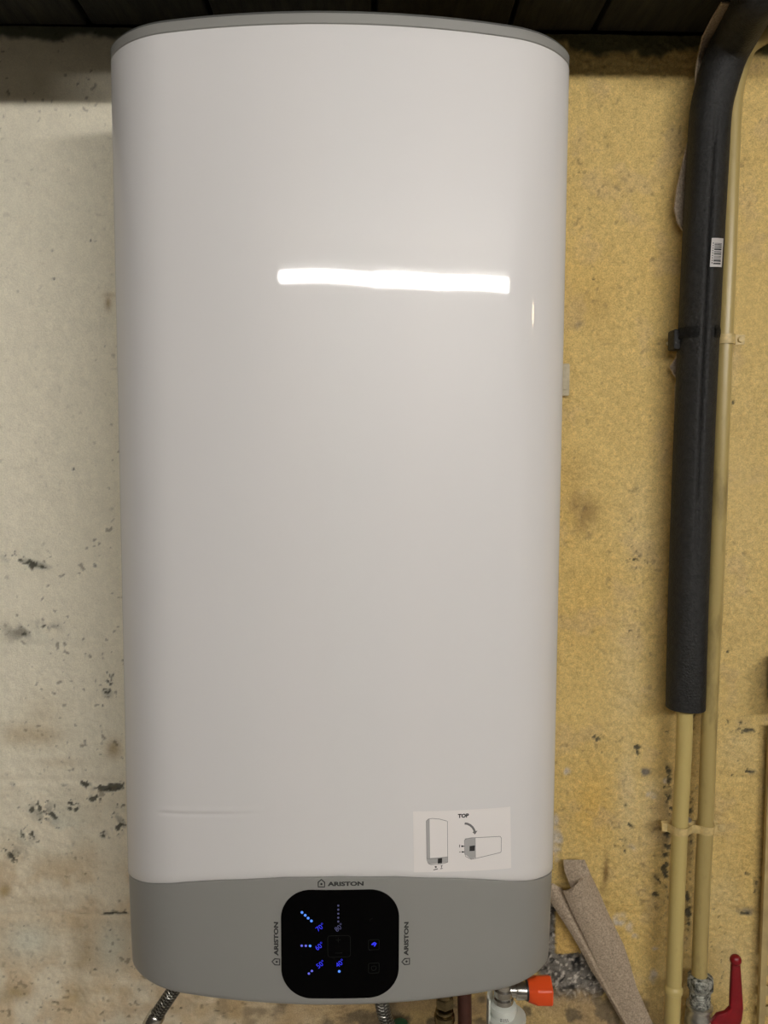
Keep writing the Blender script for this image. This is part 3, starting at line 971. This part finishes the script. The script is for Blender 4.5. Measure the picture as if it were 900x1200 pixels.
# lower double clamp -------------------------------------------
def strap_mesh(pts_xy, z0, hgt, th):
    """strip following pts in the horizontal plane, hgt tall"""
    bm = bmesh.new(); P = [Vector((a, b)) for a, b in pts_xy]; n = len(P); rows = []
    for i in range(n):
        t = (P[min(i+1, n-1)]-P[max(i-1, 0)]).normalized(); nn = Vector((t.y, -t.x))
        o_ = P[i]+nn*th; tilt = 0
        rows.append([bm.verts.new((q.x, q.y, zz)) for q, zz in ((P[i], z0-hgt/2), (o_, z0-hgt/2), (o_, z0+hgt/2), (P[i], z0+hgt/2))])
    for A, B in zip(rows[:-1], rows[1:]):
        for k in range(4): bm.faces.new((A[k], A[(k+1) % 4], B[(k+1) % 4], B[k]))
    bm.faces.new(rows[0]); bm.faces.new(rows[-1][::-1])
    return bm


def arc(cx, cy, r, a0, a1, n=10):
    return [(cx+r*math.cos(math.radians(a0+(a1-a0)*k/n)), cy+r*math.sin(math.radians(a0+(a1-a0)*k/n))) for k in range(n+1)]


A_ = at(796.3, 970, PYD); B_ = at(826.3, 970, -.033)
zc_ = at(810, 971, PYD).z
dc = thing('pipe_clamp', 'beige wavy two-pipe clamp bolted across both pipes near the bottom', 'clamp', (A_.x, -.012, zc_))
YB = -.033
pts = [(A_.x-.0225, PYD+.006), (A_.x-.0150, PYD+.004)] + arc(A_.x, PYD, .0114, 190, 330) + [((A_.x+B_.x)/2-.002, PYD-.0005), ((A_.x+B_.x)/2+.003, PYD-.0005)] + arc(B_.x, YB, .0114, 210, 350) + [(B_.x+.0135, PYD+.003), (B_.x+.0275, PYD+.003)]
obj('strap', strap_mesh(pts, zc_, .0112, .0018), M['clamp'], dc)
obj('rear_strap', strap_mesh([(A_.x-.021, PYD+.014), (B_.x+.022, PYD+.014)], zc_, .011, .0015), M['clamp'], dc)
for (sx_, yy_) in ((A_.x-.0190, PYD+.006), (B_.x+.0210, PYD+.0015)):
    obj('screw', lathe(bmesh.new(), [(-.012, .002), (0, .0022), (0, .0046), (.0022, .0042), (.003, .003)], (sx_, yy_+.001, zc_), (0, -1, 0), 14), M['clamp'], dc)
mx_ = (A_.x+B_.x)/2
obj('wall_stud', lathe(bmesh.new(), [(0, .003), (.02, .003), (.024, .0036)], (mx_, -.0, zc_+.006), (0, -1, 0), 10), M['dull_metal'], dc)
adopt(dc)

# upper clamp ---------------------------------------------------
B2 = at(849.8, 396, -.021); z2 = at(850, 396, PYD).z; A2 = at(818.5, 396, PYD)
uc = thing('pipe_clamp', 'upper pipe clamp half hidden by the black foam sleeve, screw showing at right', 'clamp', (B2.x, -.012, z2))
pts = arc(B2.x, -.021, .0116, 205, 352) + [(B2.x+.0140, -.020), (B2.x+.0265, -.020)]
obj('strap', strap_mesh(pts, z2, .0125, .0018), M['clamp'], uc)
bm = bmesh.new(); q = [(-.0045, 0), (-.0022, -.004), (.0022, -.004), (.0045, 0), (.0022, .004), (-.0022, .004)]
obj('screw', lathe(bmesh.new(), [(-.014, .002), (-.001, .002), (-.001, .0046), (.0026, .0042), (.003, .003)], (B2.x+.0205, -.0215, z2), (0, -1, 0), 6), M['clamp'], uc, smooth=False)
obj('wall_stud', lathe(bmesh.new(), [(0, .003), (.018, .003), (.019, .003)], (B2.x+.0205, 0, z2), (0, -1, 0), 10), M['dull_metal'], uc)
pl = at(790, 410, -.03)
bm = bx(bmesh.new(), A2.x-.0345, A2.x-.018, -.040, -.016, z2-.016, z2+.011, .003)
fl = obj('flange', bm, M['foam'], uc); fl['label'] = 'black clamp end at left of the foam sleeve'
obj('wall_stud', lathe(bmesh.new(), [(0, .003), (.018, .003), (.02, .003)], (A2.x-.027, 0, z2-.003), (0, -1, 0), 10), M['dull_metal'], uc)
adopt(uc)

# ------------------------------------------------------------------ felt behind the sleeve
def ribbon(rows, th=.003):
    """rows of points (left..right); makes a sheet with thickness"""
    bm = bmesh.new()
    G = [[bm.verts.new(Vector(p)) for p in r] for r in rows]
    for A, B in zip(G[:-1], G[1:]):
        for k in range(len(A)-1): bm.faces.new((A[k], A[k+1], B[k+1], B[k]))
    bmesh.ops.recalc_face_normals(bm, faces=bm.faces)
    bmesh.ops.solidify(bm, geom=bm.faces[:], thickness=th)
    return bm


edge = [(845, 2, -.115), (833, 22, -.085), (822, 44, -.050), (817, 67, -.030), (814.5, 84, -.024), (813.5, 110, -.020), (809, 152, -.018), (800, 187, -.016), (792.5, 221, -.015), (789.5, 245, -.015), (793, 261, -.015), (800, 272, -.014), (803, 290, -.012), (802, 340, -.011), (797, 400, -.010), (791, 420, -.011), (784.5, 430, -.013), (788, 438, -.013), (792.5, 444, -.012), (790.5, 452, -.012),
        (789.5, 500, -.012), (787.5, 560, -.012), (786.5, 590, -.012), (785.5, 630, -.012), (783.5, 677, -.013), (783.8, 730, -.013), (786.5, 755, -.013), (780.5, 777, -.014), (785, 781, -.013), (790, 790, -.010)]


def sleeve_x(py):
    P_ = sorted([(b, a) for a, b, _ in sl]+[(20, 876), (2, 888)])
    return float(np.interp(py, [p[0] for p in P_], [p[1] for p in P_]))


rows = []
for (a, b, Y) in edge:
    cx_ = sleeve_x(b)
    sy_ = float(np.interp(b, [2, 20, 44, 67, 100, 133], [e2.y+.01, e1.y, PYD-.034, PYD-.016, PYD-.006, PYD]))
    if b < 100: Y = min(Y*0+sy_+.014, -.012)
    Yi = min(-.0068, sy_+.0305)
    rows.append([at(a+(cx_-a)*t, b, Y+(Yi-Y)*min(1, t*2.2)) for t in (0, .12, .3, .45, .6, 1.0)])
fs = obj('felt_strip', ribbon(rows, .0022), M['felt'])
tag(fs, 'long grey-brown felt strip wedged behind the black foam sleeve', 'felt')

# loose felt hanging at the bottom ------------------------------
R_ = [(685, 1007), (692, 1024), (703, 1047), (715, 1075), (731, 1107), (738.5, 1130), (745.5, 1155), (758, 1184), (767, 1203), (778, 1230)]
Cn = [(669, 1041), (660, 1043.5), (668, 1060), (680, 1088), (694, 1118), (703, 1140), (715, 1165), (726, 1186), (736, 1204), (748, 1230)]
# main sheet, bulging over the crease on its left
R_i = [(692, 1024), (703, 1047), (715, 1075), (731, 1107), (738.5, 1130), (745.5, 1155), (758, 1184), (767, 1203), (778, 1230), (800, 1290)]
C_i = [(669, 1041), (659.5, 1043.5), (669, 1066), (684, 1096), (695, 1119), (704, 1140), (715, 1165), (726, 1186), (737, 1206), (760, 1270)]
lf = thing('felt_offcut', 'folded grey-brown felt strip hanging loose beside the heater base', 'felt', at(700, 1199, -.01))
rows = []
for k, (r, c_) in enumerate(zip(R_i, C_i)):
    f_ = max(0.15, 1-k/7.5)
    row = []
    for t in np.linspace(0, 1, 9):
        px = c_[0]+(r[0]-c_[0])*t; py = c_[1]+(r[1]-c_[1])*t
        bul = .024*f_*math.sin(PI*min(1, .15+t*.85))**.7 + .005*math.sin(5*t+k*.7)*f_*.5
        row.append(at(px, py, -.012-bul))
    rows.append(row)
obj('sheet', ribbon(rows, .003), M['felt'], lf)
# turned-over top
rows = []
for t in np.linspace(0, 1, 7):
    a = (660+(685-660)*t, 1007.5); b = (669+(692-669)*t, 1041+(1024-1041)*t)
    m1 = (a[0]*.6+b[0]*.4-2*(1-t), a[1]*.6+b[1]*.4)
    rows.append([at(a[0], a[1], -.010-.010*t), at(m1[0], m1[1], -.016-.008*t), at(b[0], b[1], -.022-.010*math.sin(PI*t))])
obj('turned_edge', ribbon(rows, .003), M['felt'], lf)
# thin strand of the fold running back to the heater
rows = []
for a, b in (((650, 1008), (652, 1010.5)), ((656, 1008), (657, 1012.5)), ((660, 1009), (660.5, 1018)), ((662.5, 1015), (664, 1030)), ((666, 1028), (669.5, 1041))):
    rows.append([at(a[0], a[1], -.014), at(b[0], b[1], -.016)])
# left flap under the crease
L_o = [(640, 1048), (647.8, 1061), (656.7, 1075), (667, 1091), (680, 1113), (692, 1136), (708, 1161), (720.7, 1184), (732, 1203), (752, 1260)]
L_i = [(648, 1035), (664, 1045), (674, 1066), (688, 1096), (699, 1119), (708, 1140), (718, 1165), (730, 1186), (741, 1206), (764, 1270)]
rows = []
for k, (o_, i_) in enumerate(zip(L_o, L_i)):
    row = []
    for t in np.linspace(0, 1, 6):
        px = o_[0]+(i_[0]-o_[0])*t; py = o_[1]+(i_[1]-o_[1])*t
        row.append(at(px, py, -.012-.006*math.sin(PI*min(1, t*1.1))))
    rows.append(row)
obj('flap', ribbon(rows, .003), M['felt'], lf)
adopt(lf)

# ------------------------------------------------------------------ ball valve
VX = at(820, 1170, PYD)
bv = thing('ball_valve', 'corroded metal ball valve with a red lever under the thin beige pipe', 'valve', (VX.x, PYD, at(820, 1199, PYD).z))
zt0 = at(820, 1142, PYD).z; zb0 = at(820, 1160, PYD).z; zb1 = at(820, 1176, PYD).z; zb2 = at(820, 1183, PYD).z; zb3 = at(820, 1199, PYD).z
bm = lathe(bmesh.new(), [(0, .0122), (.002, .0160), (.0055, .0186), (zt0-zb0-.006, .0186), (zt0-zb0, .0150)], (VX.x, PYD, zt0), (0, 0, -1), 8)
obj('nut', bm, M['corroded'], bv, smooth=False)
obj('threaded_neck', lathe(bmesh.new(), [(0, .0132)]+[(s, .0146 if i % 2 else .0136) for i, s in enumerate(np.linspace(.001, zb0-zb1-.001, 11))]+[(zb0-zb1, .0145)], (VX.x, PYD, zb0), (0, 0, -1), 22), M['corroded'], bv)
bm = lathe(bmesh.new(), [(0, .0148), (.001, .0180), (.004, .0184), (.006, .0162), (.010, .0160), (.015, .0186), (.034, .0200), (.046, .0175), (.052, .0155), (.07, .0152)], (VX.x, PYD, zb1), (0, 0, -1), 28)
obj('body', bm, M['dull_metal'], bv)
zz0 = zb3-.004
sx0 = at(846, 1199, PYD-.01)
obj('stem', lathe(bmesh.new(), [(0, .013), (.018, .0125), (.020, .0095), (.034, .009)], (VX.x, PYD, zz0), (1, -.42, 0), 20), M['dull_metal'], bv)
# red lever: hub plate bent outwards, tapering arm, ball end
Yl = PYD-.020
hub = at(850, 1196, Yl)
cen = [(846, 1205), (852, 1196), (859, 1190), (862.5, 1180), (862.2, 1160), (862, 1140), (861.8, 1127)]
wd_ = [.020, .0185, .0135, .0095, .0083, .0068, .0060]
P_ = [at(a, b, Yl-.004*i/6) for i, (a, b) in enumerate(cen)]
rows = []
bm = bmesh.new(); rings = []
for i, (p, wv) in enumerate(zip(P_, wd_)):
    t = (P_[min(i+1, 6)]-P_[max(i-1, 0)]).normalized(); nn = Vector((t.z, 0, -t.x)); th = .0055-.0012*i/6
    ring = []
    for k in range(16):
        a = 2*PI*k/16
        ca, sa = math.cos(a), math.sin(a)
        ex_ = math.copysign(abs(ca)**.6, ca); ey_ = math.copysign(abs(sa)**.6, sa)
        ring.append(bm.verts.new(p+nn*ex_*wv+Vector((0, -1, 0))*ey_*th))
    rings.append(ring)
for A, B in zip(rings[:-1], rings[1:]):
    for k in range(16): bm.faces.new((A[k], A[(k+1) % 16], B[(k+1) % 16], B[k]))
bm.faces.new(rings[0][::-1]); bm.faces.new(rings[-1])
lever = obj('lever', bm, M['red'], bv); lever['label'] = 'red lever pointing up'
bm = bmesh.new(); bmesh.ops.create_uvsphere(bm, u_segments=20, v_segments=12, radius=.0080)
for v in bm.verts: v.co = Vector((v.co.x, v.co.y*.9, v.co.z))+at(862, 1125, Yl-.004)
obj('lever_knob', bm, M['red'], lever)
# outlet below runs to the floor
obj('outlet_pipe', tube(bmesh.new(), [(VX.x, PYD, zb1-.06), (VX.x, PYD, .5), (VX.x, PYD, 0)], .0108, 16), M['pipe'], bv)
adopt(bv)

# ------------------------------------------------------------------ slotted channel at the right edge
cx0 = at(893.2, 985, -.022).x
ztop = at(897, 852, -.022).z
trk = thing('cable_channel', 'beige slotted steel channel on the wall at the right edge', 'channel', (cx0+.02, -.002, 0))
tl_ = at(898.5, 850, -.002); bl_ = at(885.5, 1190, -.002)
leanx = (bl_.x-tl_.x)/(bl_.z-tl_.z)
# face with real slots: built from rails and rungs
fw, y0_, y1_ = .042, -.0105, -.0045


def lean(bm):
    for v in bm.verts: v.co.x += leanx*(v.co.z-tl_.z)+tl_.x
    return bm


bm = bmesh.new(); bx(bm, 0, .0016, y0_, y1_, .0, ztop, .0003, 1)
obj('side_wall', lean(bm), M['tray'], trk, smooth=False)
bm = bmesh.new(); bx(bm, fw-.0016, fw, y0_, y1_, .0, ztop, .0003, 1)
obj('side_wall', lean(bm), M['tray'], trk, smooth=False)
s_top = at(898, 1112, -.0105).z
pitch = (at(898, 1118.5, -.0105).z-at(898, 1142.3, -.0105).z)
bm = bmesh.new()
bx(bm, .0, .0090, y0_-.0014, y0_, .0, ztop, .0003, 1)
bx(bm, fw-.009, fw, y0_-.0014, y0_, .0, ztop, .0003, 1)
bx(bm, .0090, fw-.009, y0_-.0014, y0_, at(898, 1118.5, -.0105).z, ztop)
zz = at(898, 1131.5, -.0105).z
gap = pitch-(at(898, 1118.5, -.0105).z-zz)
while zz > .05:
    bx(bm, .0090, fw-.009, y0_-.0014, y0_, zz-gap, zz); zz -= pitch
obj('slotted_face', lean(bm), M['tray'], trk, smooth=False)
adopt(trk)
# brown box fixed above the channel, just outside the picture: only its shadow reaches in
bxl = at(899.5, 806, -.004)
zb_t = at(898, 779, -.055).z; zb_b = at(898, 832, -.055).z
jb = thing('junction_box', 'dark brown box on the wall above the slotted channel at the right edge', 'box', (bxl.x+.04, -.002, zb_b))
obj('box', bx(bmesh.new(), bxl.x, bxl.x+.08, -.055, -.0035, zb_b, zb_t, .002), M['brown_box'], jb)
obj('lid', bx(bmesh.new(), bxl.x-.0006, bxl.x+.0806, -.058, -.0545, zb_b-.0006, zb_t+.0006, .0015), M['brown_box'], jb)
adopt(jb)

# ------------------------------------------------------------------ pale plate peeping out behind the heater
a0 = at(668, 426, -.004); b0 = at(668, 464, -.004)
wp = thing('wall_plate', 'small pale plate on the ochre wall peeping out beside the heater', 'plate', (a0.x-.02, -.002, b0.z))
obj('plate', bx(bmesh.new(), a0.x-.05, a0.x, -.0055, .002, b0.z, a0.z, .0024, 3), M['plate'], wp)
obj('groove_edge', bx(bmesh.new(), a0.x-.012, a0.x-.0045, -.0075, -.0045, b0.z+.008, a0.z-.003, .001), M['plate'], wp)
adopt(wp)

# ------------------------------------------------------------------ hoses and fittings under the heater
def braid(path, r, n=5, turns=60, wire=.0006):
    P, T, N = frames(path)
    # arc length
    L = [0]
    for a, b in zip(P[:-1], P[1:]): L.append(L[-1]+(b-a).length)
    bm = bmesh.new(); tot = L[-1]; pitch_ = .022
    for sgn in (1, -1):
        for s in range(n):
            pts = []
            m_ = int(tot/.0022)
            for k in range(m_+1):
                d = tot*k/m_; i = min(max(np.searchsorted(L, d)-1, 0), len(P)-2)
                u = (d-L[i])/max(1e-9, L[i+1]-L[i])
                p = P[i].lerp(P[i+1], u); nn = N[i].lerp(N[i+1], u).normalized(); t = T[i].lerp(T[i+1], u).normalized(); b = t.cross(nn)
                a = sgn*2*PI*d/pitch_ + 2*PI*s/n
                rr = r+.0003*math.sin(a*3)
                pts.append(p+(nn*math.cos(a)+b*math.sin(a))*rr)
            tube(bm, pts, wire, 4, False)
    return bm


def hose(label, pts, r, ferrule=None):
    t = thing('braided_hose', label, 'hose', pts[-1], None)
    path = spline(pts, 10)
    obj('hose_core', tube(bmesh.new(), path, r, 20), M['hose_core'], t)
    b = obj('braid', braid(path, r), M['braid'], t); b['kind'] = 'stuff'
    if ferrule:
        f0, f1 = ferrule; ax = (f1-f0)
        obj('ferrule', lathe(bmesh.new(), [(0, r*1.12), (.002, r*1.3), (ax.length*.5, r*1.32), (ax.length-.002, r*1.25), (ax.length, r*1.1)], f0, ax, 20), M['chrome'], t)
    adopt(t)
    return t


YH = -.10
f0 = at(185, 1188, YH); f1 = at(175, 1204, YH)
hose('braided hose slanting out under the heater lower left corner', [at(222, 1130, YH), at(210, 1150, YH), at(198, 1168, YH), at(186, 1186, YH), at(172, 1208, YH), at(163, 1240, YH-.0), at(160, 1300, YH+.02), at(160, 1380, -.01)], .0088, (f0, f1))
hose('braided hose hanging under the middle of the black panel', [at(446, 1150, YH), at(447, 1170, YH), at(449, 1184, YH), at(454, 1200, YH), at(464, 1225, YH), at(480, 1280, YH+.02), at(510, 1350, -.01)], .0092)

# tarnished nut and dark copper pipe
YF_ = -.13
nf = thing('pipe_fitting', 'shiny tarnished brass fitting with hex nut under the heater', 'fitting', at(522, 1230, YF_))
c0 = at(521, 1170, YF_)
obj('hex_nut', lathe(bmesh.new(), [(0, .0100), (.002, .0122), (.0135, .0122), (.0155, .0102)], c0+Vector((0, 0, .004)), (0, 0, -1), 6), M['brass'], nf, smooth=False)
obj('tailpiece', lathe(bmesh.new(), [(0, .0096), (.06, .0096)], c0+Vector((0, 0, .055)), (0, 0, -1), 20), M['brass'], nf)
obj('ring', lathe(bmesh.new(), [(0, .0095), (.001, .0112), (.003, .0118), (.005, .0112), (.006, .0100)], c0+Vector((0, 0, -.0135)), (0, 0, -1), 24), M['brass'], nf)
obj('body', lathe(bmesh.new(), [(0, .0104), (.002, .0130), (.009, .0136), (.013, .0120), (.03, .0105), (.09, .010)], c0+Vector((0, 0, -.0195)), (0, 0, -1), 26), M['brass'], nf)
adopt(nf)
c1 = at(544.5, 1185, -.12)
cp = obj('copper_pipe', tube(bmesh.new(), [(c1.x-.003, -.12, 1.0), (c1.x, -.12, c1.z), (c1.x+.004, -.12, .7), (c1.x+.004, -.12, .4), (c1.x+.004, -.12, .0)], .0092, 16), M['copper'])
tag(cp, 'dark red-brown copper pipe beside the brass fitting', 'pipe')

# green plug at the bottom edge of the picture
g0 = at(469, 1203, -.03)
gp = thing('green_cap', 'small round green plastic cap at the bottom beside the hanging hose', 'cap', g0)
obj('cap', lathe(bmesh.new(), [(0, .012), (.008, .012), (.0115, .0105), (.013, .006), (.0133, .0)], g0+Vector((0, 0, -.006)), (0, 0, 1), 20), M['green'], gp)
obj('neck', lathe(bmesh.new(), [(0, .0075), (.2, .0075), (g0.z-.01, .0075)], g0+Vector((0, 0, -.005)), (0, 0, -1), 14), M['copper'], gp)
adopt(gp)

# safety valve with orange knob
YS = -.14
sv = thing('safety_valve', 'chrome safety valve with an orange knob under the heater right corner', 'valve', at(590, 1172, YS))
v0 = at(590, 1160, YS)
obj('inlet', lathe(bmesh.new(), [(0, .0105), (.07, .0105)], v0+Vector((0, 0, .07)), (0, 0, -1), 20), M['chrome'], sv)
obj('body', lathe(bmesh.new(), [(0, .0105), (.002, .0125), (.010, .0125), (.012, .0112), (.0135, .0128), (.019, .0128), (.0205, .010)], v0+Vector((0, 0, .004)), (0, 0, -1), 24), M['chrome'], sv)
zk = at(610, 1160, YS).z
xs0 = at(596, 1160, YS).x
obj('side_branch', lathe(bmesh.new(), [(0, .0085), (.009, .0085), (.009, .0104), (.0105, .0112), (.0235, .0112)], (xs0, YS, zk), (1, 0, -.03), 22), M['chrome'], sv)
xg = at(616.5, 1160, YS).x
obj('seal_ring', lathe(bmesh.new(), [(0, .0124), (.0026, .0124)], (xg-.0005, YS, zk-.0005), (1, 0, -.03), 24), M['black'], sv)
xk = at(618, 1160, YS).x; xk1 = at(645, 1158, YS).x; kl = xk1-xk
bm = bmesh.new(); seg = 48; rings = []
ax = Vector((1, 0, .0)).normalized(); nn = Vector((0, 0, 1)); nn = (nn-ax*ax.dot(nn)).normalized(); bb = ax.cross(nn)
for s, r, fl_ in ((0, .0124, .0), (.0008, .0135, .0), (.004, .0150, .3), (.0105, .0186, .9), (kl-.0015, .0192, 1.0), (kl, .0184, 1.0)):
    ring = []
    for k in range(seg):
        a = 2*PI*k/seg+.2
        m6 = (a % (PI/3))-PI/6
        hexr = math.cos(PI/6)/math.cos(m6)
        rr = r*(1-fl_*.8+fl_*.8*hexr)
        ring.append(bm.verts.new(Vector((xk, YS, zk-.0008))+ax*s+(nn*math.cos(a)+bb*math.sin(a))*rr))
    rings.append(ring)
for A, B in zip(rings[:-1], rings[1:]):
    for k in range(seg): bm.faces.new((A[k], A[(k+1) % seg], B[(k+1) % seg], B[k]))
bm.faces.new(rings[0][::-1]); bm.faces.new(rings[-1])
kn = obj('knob', bm, M['orange'], sv, auto=math.radians(22)); kn['label'] = 'orange faceted knob'
adopt(sv)

# white siphon under it
sf = thing('drain_siphon', 'white plastic drain funnel under the chrome safety valve', 'siphon', at(592, 1240, YS))
zs_ = v0.z-.0165
obj('neck', lathe(bmesh.new(), [(0, .010), (.0005, .0125), (.003, .0168), (.008, .0180), (.010, .0176), (.0115, .0150), (.05, .0145)], (v0.x, YS, zs_), (0, 0, -1), 28), M['white_plastic'], sf)
fun = bmesh.new()
cxf = at(593, 1195, YS).x
lathe(fun, [(0, .0235), (.0, .0250), (.004, .0252), (.05, .0235), (.06, .012), (.10, .011), (.1, .010), (.0585, .010), (.048, .0218)], (cxf, YS, at(592, 1189, YS).z), (0, 0, -1), 32)
obj('funnel', fun, M['white_plastic'], sf)
bm = bmesh.new()
prf = [(-.024, -.004), (-.0255, .004), (-.0235, .012), (-.017, .019), (-.015, .019), (-.0215, .011), (-.0233, .004), (-.022, -.004)]
z_t = at(575, 1166, YS).z
lo = [bm.verts.new((cxf+a, YS+b-.006, z_t-.05)) for a, b in prf]; hi = [bm.verts.new((cxf+a, YS+b-.006, z_t)) for a, b in prf]
for k in range(8): bm.faces.new((lo[k], lo[(k+1) % 8], hi[(k+1) % 8], hi[k]))
bm.faces.new(hi); bm.faces.new(lo[::-1])
obj('shield', bm, M['white_plastic'], sf)
# printed tag on the neck
bm = bmesh.new(); rng_ = random.Random(5)
zl0 = at(590, 1186, YS).z
for j in range(3):
    a = -.006
    while a < .004:
        wv = rng_.uniform(.0008, .0020)
        zq = zl0+.0022-j*.0024
        q = []
        for (aa, dz) in ((a, 0), (a+wv, 0), (a+wv, .0016), (a, .0016)):
            q.append(bm.verts.new((v0.x+aa, YS-math.sqrt(.0151**2-aa**2), zq+dz)))
        bm.faces.new(q); a += wv+.0005
obj('printed_marks', bm, M['ink_grey'], sf, smooth=False)
adopt(sf)

# ------------------------------------------------------------------ lights of the room (outside the picture, seen in the reflection)
segs = [((-.735, -2.61), (.27, -2.715), 'left-hand tube light of the row of three behind the photographer'),
        ((.275, -2.715), (1.035, -2.60), 'middle tube light of the row of three behind the photographer'),
        ((1.042, -2.592), (1.80, -2.25), 'right-hand tube light of the row of three behind the photographer')]
for (a, b, lab) in segs:
    tL = Vector((a[0], a[1], ZL)); tR = Vector((b[0], b[1], ZL)); mid = (tL+tR)/2
    dr = (tR-tL).normalized(); half = (tR-tL).length/2
    lamp = thing('tube_light', lab, 'lamp', (mid.x, mid.y, ZH-.002), 'tube lights of the cellar')
    r_ = TUBE_R*{'l': .9, 'm': 1.06, 'r': .97}[lab[0]]
    ends = (.35 if lab[0] == 'l' else .9, .35 if lab[0] == 'r' else .9)
    obj('tube', tube(bmesh.new(), [tL+dr*.003, tL+dr*.012, tL+dr*.035, mid, tR-dr*.035, tR-dr*.012, tR-dr*.003],
                     [r_*ends[0], r_*(ends[0]*.4+.6), r_, r_, r_, r_*(ends[1]*.4+.6), r_*ends[1]], 14), M['tube_'+lab[0]], lamp)
    ang = math.atan2(dr.y, dr.x)
    bm = bx(bmesh.new(), -half, half, -.03, .03, ZL+.045, ZH-.0005, .002)
    for v in bm.verts:
        p, q = v.co.x, v.co.y
        v.co.x = mid.x+p*math.cos(ang)-q*math.sin(ang); v.co.y = mid.y+p*math.sin(ang)+q*math.cos(ang)
    obj('housing', bm, M['housing'], lamp)
    for p, sg in ((tL, 1), (tR, -1)):
        bm = bx(bmesh.new(), -.004, .004, -.02, .02, .02, .06, .001)
        for v in bm.verts: v.co += p+dr*sg*.012
        obj('lamp_holder', bm, M['housing'], lamp)
    adopt(lamp)

bl = thing('wall_bulb', 'small warm bulb lamp on the right-hand wall', 'lamp', (XR-.03, -1.10, 2.07))
bm = bmesh.new(); bmesh.ops.create_uvsphere(bm, u_segments=20, v_segments=14, radius=.045)
for v in bm.verts: v.co = Vector((v.co.x, v.co.y, v.co.z*1.15))+Vector((XR-.09, -1.09, 2.165))
obj('bulb', bm, M['bulb'], bl)
obj('bracket', lathe(bmesh.new(), [(0, .03), (.01, .03), (.012, .012), (.09, .012)], (XR, -1.10, 2.07), (-1, 0, 0), 16), M['housing'], bl)
adopt(bl)

# beam along the soffit's front edge: it keeps the top of the wall in shade
struct(obj('trim_1', bx(bmesh.new(), XL, .585, -.36, -.27, 2.136, ZC+.002, .003), M['wood_beam']))
struct(obj('trim_2', bx(bmesh.new(), XL, -.13, -.355, -.275, 2.098, 2.136, .002), M['wood_beam']))
